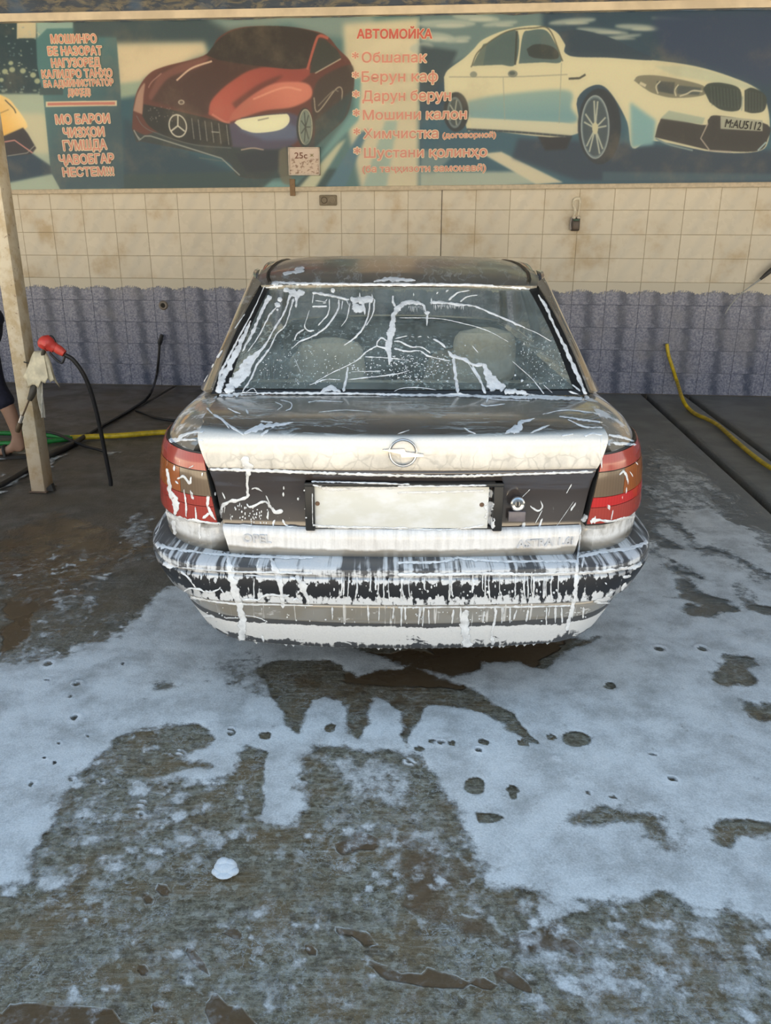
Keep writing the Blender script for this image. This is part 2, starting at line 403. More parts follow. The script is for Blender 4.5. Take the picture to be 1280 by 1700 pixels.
def paint_banner():
    # --- left scene: backdrop behind the red car
    fill([(-200, 20), (697, 10), (697, 320), (-200, 330)], (70, 108, 112))
    fill([(110, 30), (420, 25), (420, 75), (120, 95)], (55, 74, 82), 16)
    fill([(185, 72), (340, 70), (345, 90), (240, 130), (220, 165), (195, 165)], (186, 176, 146), 8)
    fill([(190, 80), (330, 78), (300, 105), (200, 140)], (200, 184, 150), 8, .8)
    fill([(190, 140), (235, 135), (230, 165), (190, 168)], (120, 150, 135), 5, .8)
    fill([(340, 30), (620, 20), (620, 70), (530, 60), (480, 40), (380, 50)], (112, 135, 132), 9)
    fill([(195, 165), (250, 155), (420, 290), (200, 312)], (42, 82, 98), 6)
    fill([(205, 195), (245, 225), (420, 300), (205, 300)], (38, 66, 82), 8)
    fill([(200, 290), (560, 280), (560, 316), (200, 320)], (48, 72, 76), 4)
    fill([(570, 40), (697, 30), (697, 318), (600, 318), (575, 200)], (188, 180, 150), 8)
    fill([(560, 120), (640, 60), (697, 50), (697, 130), (590, 210)], (196, 186, 156), 8, .8)
    fill([(588, 130), (600, 130), (595, 200), (480, 318), (430, 318), (560, 200)], (96, 142, 142), 4)
    fill([(560, 240), (575, 230), (520, 318), (490, 318)], (176, 178, 148), 4)
    fill([(598, 220), (612, 215), (570, 318), (535, 318)], (70, 108, 126), 4)
    fill([(640, 200), (660, 200), (640, 318), (600, 318)], (120, 156, 152), 5, .7)
    # --- far left: night skyline and yellow car
    fill([(-200, 30), (70, 30), (70, 158), (-200, 160)], (32, 58, 70), 2)
    fill([(-200, 156), (100, 156), (100, 320), (-200, 325)], (150, 168, 150), 3)
    fill([(-60, 185), (90, 190), (90, 255), (-60, 255)], (182, 180, 150), 8)
    fill([(28, 36), (60, 36), (60, 64), (28, 64)], (180, 172, 142), 1)
    fill([(60, 36), (122, 36), (122, 52), (78, 52), (62, 68)], (128, 158, 152), 2)
    rr = random.Random(3)
    for i in range(150):
        u, v = rr.uniform(-140, 64), rr.uniform(40, 152); c = rr.choice([(150, 170, 165), (110, 140, 150), (190, 185, 150)])
        if rr.random() < .6: fill([(u, v), (u+rr.uniform(1.5, 5), v-1), (u+4, v+1.5), (u, v+1.6)], c, 0, rr.uniform(.4, .9))
        else: ell((u, v), rr.uniform(.8, 1.8), rr.uniform(.8, 2), c, 1, .8)
    for u, v, r in [(20, 116, 5), (38, 118, 5), (8, 119, 5), (-10, 116, 5), (18, 105, 4), (2, 133, 4), (55, 125, 5), (62, 135, 5)]: ell((u, v), r, r*.9, (170, 178, 140), 1, .85)
    for i in range(30): ell((rr.uniform(-100, 100), 150+rr.uniform(-3, 4)), rr.uniform(1, 4), 1.5, (150, 165, 150), 1, .7)
    fill([(-200, 290), (-60, 262), (52, 254), (100, 286), (15, 303), (-200, 318)], (30, 58, 80), 3)
    fill(spl([(-160, 150), (-60, 140), (6, 160), (26, 178), (44, 205), (40, 215), (8, 226), (-160, 240)]), (226, 170, 72), 1, col2=(232, 200, 130), p0=(0, 215), p1=(35, 190))
    fill([(-160, 236), (6, 226), (38, 212), (46, 222), (60, 246), (52, 256), (-160, 275)], (46, 46, 54), 1)
    line([(-80, 240), (5, 236), (24, 233), (54, 254)], 2.2, (196, 128, 118), smooth=False)
    line([(8, 166), (22, 180), (26, 188)], 2, (70, 66, 56)); line([(0, 188), (14, 182)], 1.2, (150, 110, 60))
    line([(12, 259), (45, 254), (57, 242)], 1.2, (150, 150, 140), smooth=False)
    # --- notice panel
    fill([(60, 66), (78, 48), (192, 46), (200, 150), (206, 312), (100, 314), (84, 285), (72, 160), (62, 110)], (66, 112, 118), 1, col2=(52, 80, 92), p0=(110, 100), p1=(190, 200))
    fill([(122, 36), (200, 34), (202, 62), (122, 62)], (58, 76, 84), 3)
    fill([(66, 145), (105, 145), (105, 158), (66, 158)], (56, 78, 84), 1)
    fill([(76, 169), (194, 167), (194, 176), (76, 178)], (206, 190, 156)); fill([(79, 171), (191, 169.5), (191, 174), (79, 175.5)], (188, 104, 92))
    # --- red sports car
    fill(spl([(221, 178), (228, 150), (246, 124), (272, 111), (340, 92), (364, 62), (400, 46), (470, 44), (522, 52), (545, 62), (562, 82), (581, 102), (588, 128), (585, 160), (574, 195), (542, 226), (520, 246), (506, 264), (480, 291), (400, 294), (370, 264), (242, 236), (228, 236), (219, 214)], 140), (92, 52, 46), .6)
    fill(spl([(250, 168), (262, 124), (300, 108), (350, 97), (432, 110), (370, 150), (345, 190), (300, 182)], 60), (70, 48, 44), 4)
    fill(spl([(262, 125), (300, 107), (345, 95), (330, 112), (280, 130), (252, 165), (246, 160)], 50), (112, 70, 62), 3)
    fill(spl([(346, 190), (352, 166), (385, 135), (430, 113), (510, 114), (505, 132), (440, 165), (392, 198), (372, 204)], 60), (172, 80, 66), 2, col2=(140, 62, 54), p0=(370, 190), p1=(480, 115))
    fill(spl([(385, 172), (430, 140), (470, 125), (440, 150), (395, 186)], 40), (86, 48, 44), 4, .75)
    fill(spl([(378, 203), (396, 176), (446, 142), (490, 136), (514, 142), (516, 162), (485, 178), (440, 184), (395, 198)], 60), (196, 112, 92), 2, col2=(176, 92, 76), p0=(470, 145), p1=(420, 190))
    line([(420, 165), (470, 146), (500, 150)], 2.5, (214, 148, 122), 1, .8); line([(352, 190), (372, 202), (382, 204)], 3, (198, 118, 100), 1)
    line([(293, 134), (318, 114), (352, 102)], 2.6, (206, 176, 150), .6)
    fill(spl([(221, 184), (228, 156), (240, 138), (238, 160), (236, 190)], 30), (158, 122, 106), 1); line([(246, 146), (252, 136), (268, 122)], 1.6, (150, 110, 98))
    fill(spl([(342, 92), (368, 62), (404, 47), (470, 44), (526, 55), (529, 66), (511, 112), (430, 110), (362, 100)], 60), (50, 45, 43), .6)
    fill([(514, 122), (524, 72), (531, 64), (540, 66), (560, 84), (567, 96), (528, 120)], (54, 58, 55), .6)
    line([(510, 116), (524, 70), (531, 60), (545, 64)], 4, (172, 84, 70)); line([(523, 122), (566, 98)], 1.6, (176, 168, 146), smooth=False)
    fill(spl([(516, 170), (530, 132), (580, 108), (587, 130), (582, 165), (545, 215), (524, 236)], 50), (64, 54, 50), 2)
    line([(521, 162), (527, 186), (556, 150), (566, 146), (568, 158), (562, 176), (525, 214)], 1.8, (156, 146, 126)); line([(528, 176), (552, 152), (562, 152)], 1.6, (120, 112, 98))
    fill([(524, 200), (585, 150), (572, 196), (522, 246)], (52, 62, 64), 3)
    fill(spl([(238, 173), (300, 186), (372, 204), (382, 210), (383, 243), (300, 236), (252, 213), (236, 193)], 60), (40, 43, 44), .5)
    fill(spl([(219, 214), (240, 224), (262, 220), (300, 236), (384, 243), (470, 240), (505, 258), (482, 291), (400, 294), (370, 264), (242, 236), (226, 236)], 60), (46, 58, 62), 1)
    for i, x in enumerate([318, 329, 340, 351, 363, 376]): line([(x, 196+i*2.2), (x+4, 231+i*2)], 1.3, (150, 150, 140), a=.85)
    line([(351, 219), (364, 220)], 1.4, (170, 168, 156), smooth=False)
    for i in range(26): ell((243+rr.uniform(0, 45), 177+rr.uniform(0, 20)+(i % 6)), .9, .9, (150, 142, 132), 0, .7)
    ring((295, 209), 14.2, 18.5, 2.2, (204, 200, 184), rot=-.25)
    for a_ in (-1.55, .55, 2.6): line([(295, 209), (295+13.6*math.cos(a_), 209+17.6*math.sin(a_))], 2.4, (200, 198, 182), smooth=False)
    ell((301, 170), 5.5, 4.2, (170, 160, 142)); ell((301, 170), 3.2, 2.4, (90, 78, 70))
    line([(226, 192), (238, 210), (262, 222), (320, 240), (384, 246)], 1.2, (96, 102, 98)); line([(222, 216), (231, 233), (240, 226), (250, 226), (368, 263), (398, 291)], 2, (142, 148, 140), smooth=False)
    line([(222, 216), (228, 226), (234, 232)], 1.6, (150, 150, 142)); line([(330, 262), (372, 268)], 1.2, (90, 100, 96))
    fill(spl([(380, 206), (430, 194), (482, 188), (503, 206), (492, 236), (455, 248), (386, 244)], 40), (74, 70, 92), 3)
    fill([(395, 216), (484, 206), (498, 214), (490, 232), (440, 234)], (88, 108, 140), 5, .6)
    fill(spl([(389, 204), (400, 198), (452, 190), (476, 189), (480, 203), (464, 216), (425, 221), (402, 215)], 50), (216, 216, 178), .8)
    line([(400, 197), (440, 191), (478, 188)], 1.4, (60, 58, 66)); line([(428, 200), (446, 196)], 1.6, (120, 118, 100), smooth=False)
    line([(400, 249), (420, 246), (438, 249)], 2, (170, 150, 132)); fill(spl([(390, 256), (440, 250), (480, 256), (476, 280), (410, 286)], 30), (40, 50, 60), 2)
    ell((506, 212), 14, 33, (44, 48, 46), 1); ell((507, 211), 10, 28, (112, 126, 116), 1)
    for a_ in np.linspace(0, 6.28, 8)[:-1]: line([(507, 211), (507+8*math.cos(a_), 211+25*math.sin(a_))], 1.6, (56, 62, 58), smooth=False)
    ring((507, 211), 11, 29, 1.6, (176, 176, 150))
    fill([(560, 190), (588, 150), (588, 180), (500, 300), (440, 300)], (46, 70, 74), 6, .6)
    # --- right scene: white saloon
    fill([(697, 0), (1500, -20), (1500, 320), (697, 320)], (40, 66, 86))
    fill([(697, 0), (900, 0), (900, 60), (780, 95), (697, 130)], (92, 118, 122), 8)
    for u, v, w_, h_ in [(740, 40, 50, 7), (790, 30, 40, 6), (720, 62, 34, 8), (830, 40, 30, 4), (1000, 52, 44, 4), (1060, 46, 40, 5), (1030, 62, 36, 3), (950, 36, 40, 5), (700, 80, 20, 9), (760, 66, 22, 5), (1120, 34, 40, 4)]:
        ell((u, v), w_, h_, (158, 170, 160), 3, .8, rot=rr.uniform(-.15, .1)); ell((u+8, v+3), w_*.5, h_*.5, (180, 184, 168), 2, .6)
    fill([(697, 75), (760, 85), (740, 130), (697, 175)], (52, 70, 80), 5)
    fill([(1080, 25), (1500, 10), (1500, 130), (1260, 140), (1100, 90)], (44, 62, 90), 12)
    fill([(697, 190), (1500, 190), (1500, 320), (697, 320)], (46, 86, 106), 10)
    fill([(697, 285), (860, 285), (900, 305), (697, 318)], (150, 164, 150), 4)
    fill([(800, 255), (832, 252), (935, 303), (890, 306)], (190, 184, 156), 2)
    fill([(700, 250), (760, 250), (720, 290), (697, 290)], (120, 140, 138), 4, .7)
    fill([(860, 230), (1280, 250), (1500, 262), (1500, 306), (960, 300), (850, 262)], (38, 58, 78), 6)
    fill([(890, 222), (950, 226), (940, 248), (905, 250)], (36, 42, 50), 3)
    fill([(1000, 285), (1400, 290), (1400, 300), (1000, 300)], (62, 92, 106), 3, .7)
    fill(spl([(737, 128), (744, 116), (770, 97), (786, 82), (802, 66), (840, 50), (880, 43), (906, 45), (924, 54), (938, 72), (946, 92), (1048, 97), (1148, 109), (1220, 130), (1262, 152), (1276, 186), (1276, 232), (1256, 252), (1180, 252), (1086, 234), (1050, 246), (1040, 200), (1010, 150), (985, 142), (958, 165), (949, 226), (800, 216), (776, 216), (768, 175), (752, 156), (738, 160)], 160), (196, 192, 158), .5)
    fill(spl([(776, 168), (830, 158), (940, 150), (948, 178), (948, 205), (800, 198), (778, 196)], 50), (104, 146, 154), 5, col2=(128, 158, 152), p0=(860, 195), p1=(860, 150))
    fill(spl([(780, 196), (860, 200), (948, 206), (948, 224), (800, 214), (782, 212)], 40), (186, 186, 160), 1)
    fill([(1046, 170), (1088, 200), (1085, 240), (1048, 245)], (110, 156, 162), 5)
    fill(spl([(1085, 110), (1150, 112), (1220, 132), (1262, 152), (1200, 140), (1120, 126)], 40), (170, 180, 156), 3, .8)
    line([(745, 128), (850, 128), (942, 124)], 1.6, (150, 150, 128)); line([(775, 215), (850, 219), (949, 227)], 3, (40, 52, 62), 1)
    fill(spl([(784, 110), (795, 88), (812, 70), (858, 52), (856, 106), (830, 108)], 40), (72, 94, 96), .5); fill([(784, 110), (802, 74), (808, 72), (802, 109)], (90, 106, 100), .5)
    fill(spl([(861, 106), (868, 58), (880, 51), (904, 50), (918, 66), (932, 102), (900, 104)], 40), (74, 98, 102), .5)
    line([(855, 108), (858, 52)], 3, (56, 64, 62), smooth=False); line([(782, 112), (796, 84), (840, 54), (885, 47), (912, 50), (934, 102)], 1.8, (84, 86, 74))
    line([(835, 128), (838, 200)], 1, (140, 146, 128), smooth=False); line([(932, 105), (928, 205)], 1, (140, 146, 128), smooth=False)
    fill(spl([(926, 54), (960, 50), (1010, 62), (1052, 82), (1086, 100), (1010, 96), (946, 93), (938, 74)], 50), (42, 62, 80), .7)
    fill(spl([(874, 82), (888, 74), (912, 76), (926, 86), (924, 98), (890, 97), (878, 93)], 30), (50, 60, 62), .5)
    ell((786, 124), 6, 5, (120, 128, 116)); ell((851, 123), 8, 6, (110, 118, 110)); ell((850, 122), 5, 3, (70, 84, 84))
    line([(944, 131), (962, 130), (972, 124)], 3, (58, 62, 58), smooth=False)
    fill(spl([(1052, 134), (1062, 126), (1100, 127), (1166, 142), (1168, 158), (1120, 163), (1086, 156), (1068, 146)], 50), (112, 112, 96), .6)
    fill([(1090, 135), (1120, 137), (1118, 157), (1092, 152)], (64, 72, 74), 1); fill([(1123, 142), (1164, 146), (1160, 158), (1124, 156)], (70, 80, 82), 1)
    line([(1092, 156), (1089, 144), (1096, 135)], 1.8, (196, 192, 164)); line([(1122, 160), (1120, 150), (1126, 141)], 1.8, (196, 192, 164)); line([(1128, 160), (1140, 156), (1150, 151), (1166, 152)], 2.2, (190, 186, 160)); line([(1062, 138), (1072, 143)], 4, (186, 180, 152))
    fill(spl([(1167, 148), (1176, 139), (1200, 138), (1228, 148), (1230, 178), (1218, 185), (1196, 182), (1178, 170)], 40), (52, 64, 62), .6)
    fill(spl([(1236, 150), (1248, 146), (1266, 154), (1273, 166), (1268, 184), (1250, 188), (1236, 185)], 40), (52, 62, 60), .6)
    for i in range(9): line([(1180+i*5.5, 143+i*.8), (1182+i*5.5, 176+i*.5)], .9, (84, 96, 92), a=.7)
    for i in range(6): line([(1240+i*5, 151+i), (1240+i*5, 184)], .9, (84, 96, 92), a=.7)
    line([(1233, 160), (1231, 184)], 2, (150, 160, 146), smooth=False)
    fill(spl([(1087, 228), (1094, 204), (1106, 196), (1168, 208), (1176, 198), (1192, 192), (1272, 206), (1274, 232), (1256, 251), (1180, 250)], 50), (52, 52, 52), .8)
    fill([(1096, 197), (1110, 184), (1170, 196), (1166, 207)], (150, 164, 146), 1.5); line([(1175, 205), (1163, 230), (1178, 250), (1214, 252)], 2, (166, 156, 142), smooth=False)
    fill([(1196, 193), (1266, 200), (1266, 218), (1196, 214)], (150, 154, 138), .6)
    line([(1088, 230), (1110, 240), (1150, 250)], 2.5, (110, 132, 134)); line([(1258, 250), (1272, 236)], 2.5, (150, 176, 180))
    ell((995, 210), 36, 63, (38, 48, 58), 1.2); ell((988, 211), 24, 53, (92, 112, 122), .8); ell((988, 211), 20.5, 48, (58, 74, 84), .8)
    for i in range(5):
        a_ = -1.5+i*1.2566
        for da in (-.16, .16): line([(988, 213), (988+19*math.cos(a_+da), 213+46*math.sin(a_+da))], 2.4, (164, 172, 158), smooth=False)
    ell((988, 213), 5, 10, (186, 184, 150)); ring((988, 211), 23, 52, 1.6, (150, 164, 164))
    ell((757, 186), 21, 33, (40, 48, 54), 1); ell((755, 187), 13, 26, (96, 112, 116), .8); ell((755, 187), 10, 22, (60, 72, 76), .8)
    for i in range(5): line([(755, 187), (755+10*math.cos(i*1.2566), 187+22*math.sin(i*1.2566))], 2, (150, 156, 142), smooth=False)
    # stain left of the small sign, weave of the print
    fill(spl([(463, 250), (476, 246), (480, 280), (486, 304), (470, 304), (462, 285)], 24), (104, 100, 82), 3, .8)
paint_banner()
for _c in range(3): IMG[..., _c] = .85*_blur(IMG[..., _c], 1)+.15*_blur(IMG[..., _c], 10)
IMG = .86*IMG+.14*IMG.mean(-1, keepdims=True)
IMG += np.random.normal(0, 2.5, IMG.shape)*np.ones((1, 1, 3))
img = bpy.data.images.new('banner_print', IW, IH)
_px = np.ones((IH, IW, 4), np.float32); _px[..., :3] = np.clip(IMG/255, 0, 1); img.pixels.foreach_set(_px.ravel()); img.update(); img.pack()
def mat_print():
    k = NT('printed_vinyl'); t = k.n('ShaderNodeTexImage'); t.image = img; k.put(t.inputs[0], k.coord('UV'))
    c = k.n('ShaderNodeVectorMath', operation='SCALE'); k.put(c.inputs[0], t.outputs[0]); c.inputs[3].default_value = 1.25
    d = k.noise(k.geo(), 2.2, 5, .6)
    return k.done(k.bsdf(k.mix(k.step(d, .5, .75, 0, .22), c.outputs[0], (.30, .25, .16)), .38, 0, .4))
BM4 = WM @ Matrix.Translation((B0.x, BD, B0.y)) @ Matrix.Rotation(-bang, 4, 'Y')
banner = empty('banner', (0, 0, 0)); banner.matrix_world = BM4
tag(banner, 'long printed car wash banner with a red car and a white saloon on the wall', 'banner')
def mat_print_o():
    nx, nz = 60, 10; m = MB(); g = [[(BW*i/nx, .004*math.sin(i*.7+jz*.3)*math.sin(math.pi*jz/nz), BH*jz/nz) for i in range(nx+1)] for jz in range(nz+1)]
    return m.grid(g)
_o = mat_print_o(); o = _o.build('print', mat_print(), banner)
uv = o.data.uv_layers.new(name='UVMap')
for l in o.data.loops:
    c = o.data.vertices[l.vertex_index].co; uv.data[l.index].uv = (c.x/BW, c.z/BH)
fm = plain('cream_frame_paint', (.56, .47, .34), .5)
MB().box((-.02, -.012, -.028), (BW+.02, .03, .012), bev=.004).build('frame', fm, banner)
MB().box((0, .008, 0), (BW, .035, BH)).build('backing_board', plain('board', (.25, .2, .15), .8), banner, smooth=False)

M_RED = plain('red_lettering_ink', (.60, .12, .085), .4, namt=.05); M_PEACH = plain('salmon_lettering_ink', (.66, .27, .20), .4, namt=.05); M_OUT = plain('cream_lettering_ink', (.72, .60, .43), .4, namt=.05)
M_WHITE = plain('white_ink', (.75, .75, .72), .4); M_BLACK_INK = plain('black_ink', (.03, .03, .03), .5)
from mathutils.geometry import tessellate_polygon
class _P: pass
_TC = {}
def text_raw(s, *_):
    """outline of a string as triangles; every outer contour gets its own thin layer, so strokes that overlap in the font stay whole"""
    if s in _TC: return _TC[s]
    c = bpy.data.curves.new('lettering', 'FONT'); c.body = s; c.size = 1.0; c.resolution_u = 3; c.fill_mode = 'NONE'; c.dimensions = '3D'
    o = bpy.data.objects.new('lettering', c); COL.objects.link(o); dg = bpy.context.evaluated_depsgraph_get()
    me = bpy.data.meshes.new_from_object(o.evaluated_get(dg)); bpy.data.objects.remove(o); bpy.data.curves.remove(c)
    nb = {}
    for e in me.edges:
        a, b = e.vertices; nb.setdefault(a, []).append(b); nb.setdefault(b, []).append(a)
    co = [v.co.copy() for v in me.vertices]; seen = set(); loops = []
    for st in nb:
        if st in seen: continue
        lp = [st]; seen.add(st); cur = min(nb[st])
        while cur not in seen:
            lp.append(cur); seen.add(cur); nx = [q for q in nb[cur] if q not in seen]
            if not nx: break
            cur = nx[0]
        if len(lp) > 2: loops.append([co[q] for q in lp])
    bpy.data.meshes.remove(me)
    area = lambda L: .5*sum(L[k].x*L[(k+1) % len(L)].y-L[(k+1) % len(L)].x*L[k].y for k in range(len(L)))
    ar = [area(L) for L in loops]; sg = math.copysign(1, ar[max(range(len(ar)), key=lambda k: abs(ar[k]))])
    R = _P(); R.vertices = []; R.polygons = []
    def inn(p, L):
        r = False
        for k in range(len(L)):
            a, b = L[k], L[(k+1) % len(L)]
            if (a.y > p.y) != (b.y > p.y) and p.x < (b.x-a.x)*(p.y-a.y)/(b.y-a.y)+a.x: r = not r
        return r
    def held(k): return any(q != k and abs(ar[q]) > abs(ar[k]) and inn(loops[k][0], loops[q]) for q in range(len(loops)))
    ins = [k for k in range(len(loops)) if ar[k]*sg <= 0 and held(k)]; outs = [k for k in range(len(loops)) if k not in ins]
    for n, k in enumerate(outs):
        grp = [loops[k]]+[loops[q] for q in ins if inn(loops[q][0], loops[k]) and abs(ar[q]) < abs(ar[k])]
        flat = [p for L in grp for p in L]; o = len(R.vertices)
        for p in flat: v = _P(); v.co = Vector((p.x, p.y, (n % 2)*.00004)); R.vertices.append(v)
        for t in tessellate_polygon(grp): q = _P(); q.vertices = [x+o for x in t]; R.polygons.append(q)
    _TC[s] = R; return R
CAPH = max(v.co.y for v in text_raw('Н').vertices)
def text_fit(name, s, x0, y0, x1, y1, cap, mat, parent, lift, bold=0.0, ref=None, start=0.0):
    """lay a word between (x0,y0) and (x1,y1) (baseline ends of its whole line, parent x/z plane), capitals 'cap' high; 'bold' fattens the strokes"""
    base = text_raw(s); xs = [v.co.x for v in (ref or base).vertices]; a, b = min(xs), max(xs)
    L = math.hypot(x1-x0, y1-y0); dx, dy = (x1-x0)/L, (y1-y0)/L; sx, sy = L/(b-a), cap/CAPH
    vs, fs = [], []; offs = [(0, 0)] if bold <= 0 else [(bold*math.cos(t), bold*math.sin(t)) for t in np.linspace(0, 2*math.pi, 13)[:-1]]+[(0, 0)]
    for ox, oy in offs:
        o = len(vs)
        for v in base.vertices:
            X, Y = (v.co.x+start-a)*sx+ox*sy, v.co.y*sy+oy*sy; vs.append((x0+X*dx-Y*dy, lift-.00012*(o/max(1, len(base.vertices)))-v.co.z, y0+X*dy+Y*dx))
        fs += [tuple(i+o for i in p.vertices) for p in base.polygons]
    me = bpy.data.meshes.new(name); me.from_pydata(vs, [], fs); me.materials.append(mat); me.update()
    o = bpy.data.objects.new(name, me); COL.objects.link(o); o.parent = parent; return o
def banner_text(s, u0, v0, u1, v1, cap_px, mat, bold=.02, outl=.075):
    (x0, y0), (x1, y1) = b_px(u0, v0), b_px(u1, v1); cap = b_px(u0, v0-cap_px)[1]-y0
    ref = text_raw(s); pre = ''
    for w in s.split(' '):
        mx = lambda t: max(v.co.x for v in text_raw(t).vertices)
        st = mx(pre+w)-mx(w); pre += w+' '
        a = text_fit('lettering', w, x0, y0, x1, y1, cap, mat, banner, -.0085, bold, ref, st)
        text_fit('lettering_outline', w, x0, y0, x1, y1, cap, M_OUT, a, -.0060, outl, ref, st)
for args in [('МОШИНРО', 86, 72, 161, 71, 14), ('БЕ НАЗОРАТ', 81, 92, 170, 91, 14), ('НАГУЗОРЕД', 87, 112, 167, 110, 14), ('КАЛИДРО ТАНҲО', 71, 130, 187, 127.5, 13),
             ('БА АДМИНИСТРАТОР', 74, 145, 189, 142, 11), ('ДИҲЕД!', 114, 159, 151, 158, 11)]:
    banner_text(*args, M_PEACH, .014, .085)
for args in [('МО БАРОИ', 94, 206, 183, 204, 15), ('ЧИЗҲОИ', 107, 228, 174, 226, 15), ('ГУМШДА', 107, 250, 178, 247.5, 16), ('ҶАВОБГАР', 100, 273, 190, 270, 15), ('НЕСТЕМ!!!', 106, 293, 190, 291, 14)]:
    banner_text(*args, M_PEACH, .014, .085)
banner_text('АВТОМОЙКА', 593, 64, 717, 64, 15, M_RED, .035, .09)
for args in [('Обшапак', 601, 104, 708, 103.5, 17), ('Берун каф', 601, 136, 726, 135, 17), ('Дарун берун', 602, 168, 748, 166.5, 17), ('Мошини калон', 603, 199, 774, 197, 16), ('Химчистка', 604, 230, 727, 229, 16),
             ('(договорной)', 735, 229, 823, 228, 9), ('Шустани қолинҳо', 605, 262, 808, 259.5, 16), ('(ба таҷҳизоти замонавӣ)', 602, 286, 806, 283.5, 11)]:
    banner_text(*args, M_PEACH, .016, .08)
for v in (104, 136, 168, 199, 230, 262): banner_text('*', 585+(v-104)*.02, v, 595+(v-104)*.02, v, 17, M_PEACH, .02, .09)
(x0, y0), (x1, y1) = b_px(1203, 211), b_px(1262, 216.5)
text_fit('plate_lettering', 'M:AU5112', x0, y0, x1, y1, b_px(1203, 197)[1]-y0, M_BLACK_INK, banner, -.0055, .01)

# ------------------------------------------------------------------ small framed sign and fittings on the wall
def on_wall(name, u, v, d=0.0):
    t, z = wall_px(u, v, d); o = empty(name, (0, 0, 0)); o.matrix_world = WM @ Matrix.Translation((t, d, z)); return o
PXM = 8.0*.95/1340  # metres per photo pixel at the wall (about)
s_ = on_wall('small_sign', 505, 268, -.062); tag(s_, 'small worn cream sign in a thin frame hung over the lower banner edge', 'sign')
def mat_worn():
    k = NT('worn_cream_print'); p = k.coord(); f = k.noise(k.map(p, scale=(1, 1, 1.4)), 26, 4, .6)
    c = k.mix(k.step(f, .48, .62), (.62, .50, .40), (.30, .19, .13)); z = k.sep(p)[2]
    c = k.mix(k.step(z, .0, .05), c, (.64, .52, .44)); return k.done(k.bsdf(c, .45))
w, h = .145, .118
MB().box((-w+.006, -.004, -h+.006), (w-.006, .012, h-.006)).build('plate', mat_worn(), s_, smooth=False)
fr = MB()
for a, b in [((-w, -.012, -h), (w, .012, -h+.012)), ((-w, -.012, h-.012), (w, .012, h)), ((-w, -.012, -h), (-w+.011, .012, h)), ((w-.011, -.012, -h), (w, .012, h))]: fr.box(a, b)
fr.build('frame', plain('grey_cream_plastic', (.50, .43, .36), .5), s_, smooth=False)
text_fit('lettering', '25c', -.085, .025, .03, .025, .052, plain('faded_brown_ink', (.20, .09, .06), .6), s_, -.0055, .02)
text_fit('lettering', 'ж', .055, .04, .09, .04, .03, plain('faded_olive_ink', (.25, .2, .08), .6), s_, -.0055, .02)
MB().box((-w*.98, .0, -h-.175), (-w*.98+.05, .014, -h-.03), bev=.004).build('hanging_tab', plain('brown_rusty_tab', (.25, .16, .09), .8), s_)

s_ = on_wall('wall_socket', 545, 332.5, -.006); tag(s_, 'grey-brown double wall socket just below the banner', 'socket')
w, h = .082, .046
gm = plain('grimy_grey_plastic', (.22, .18, .12), .6)
MB().box((-w, -.022, -h), (w, .006, h), bev=.01).build('cover_plate', gm, s_)
for x, c in ((-.036, (.12, .09, .06)), (.036, (.30, .25, .18))):
    rt = Matrix.Translation((x, -.023, 0)) @ Matrix.Rotation(math.pi/2, 4, 'X')
    sk = MB().lathe([(0, -.006), (.020, -.006), (.024, 0), (.030, .002), (.032, -.003)], rt).build('socket_well', plain('socket_plastic', c, .5), s_)
    MB().box((x-.011, -.021, -.004), (x-.005, -.016, .004)).box((x+.005, -.021, -.004), (x+.011, -.016, .004)).build('pin_hole', M_BLACK_INK, sk, smooth=False)

s_ = on_wall('switch_box', 955, 371, -.03); tag(s_, 'small dark box hanging from a cream hook on the tiles', 'switch')
MB().box((-.040, -.025, -.066), (.040, .028, .055), bev=.014).build('case', plain('brown_black_plastic', (.055, .04, .03), .45), s_)
MB().box((-.024, -.034, -.05), (.030, -.024, .02), bev=.004).build('cover', plain('brown_plastic', (.10, .07, .05), .4), s_)
MB().box((-.022, -.036, .022), (.028, -.024, .038), bev=.004).build('lens', plain('green_plastic', (.04, .10, .06), .3), s_)
for x in (-.018, .022): MB().ball((x, -.028, .052), (.017, .012, .014)).build('knob', plain('cream_plastic', (.62, .56, .46), .4), s_)
MB().tube([(-.02, -.01, .065), (-.012, -.012, .11), (-.03, .0, .16), (-.025, .018, .20), (.012, .02, .215), (.03, .018, .19), (.024, .0, .12), (.018, -.012, .06)], [.007, .012, .009, .013, .016, .011, .006, .005], 8).build('hook', plain('cream_cord', (.72, .66, .52), .5), s_)
MB().tube([(-.034, -.02, .05), (-.046, -.022, .0), (-.038, -.02, -.055)], .006, 6).build('cable', plain('grey_cable', (.35, .32, .30), .4), s_)

s_ = on_wall('wall_hole', 271, 507, -.004); tag(s_, 'round broken pipe hole with a pale rim in the blue tiles', 'hole')
rt = Matrix.Rotation(math.pi/2, 4, 'X')
MB().lathe([(.02, -.004), (.024, .012), (.036, .013), (.045, .004), (.046, -.004)], rt).build('rim', plain('brown_grey_rim', (.26, .22, .18), .7), s_)
MB().lathe([(0, .004), (.023, .004)], rt).build('plug', plain('dark_hole', (.03, .025, .02), .9), s_)

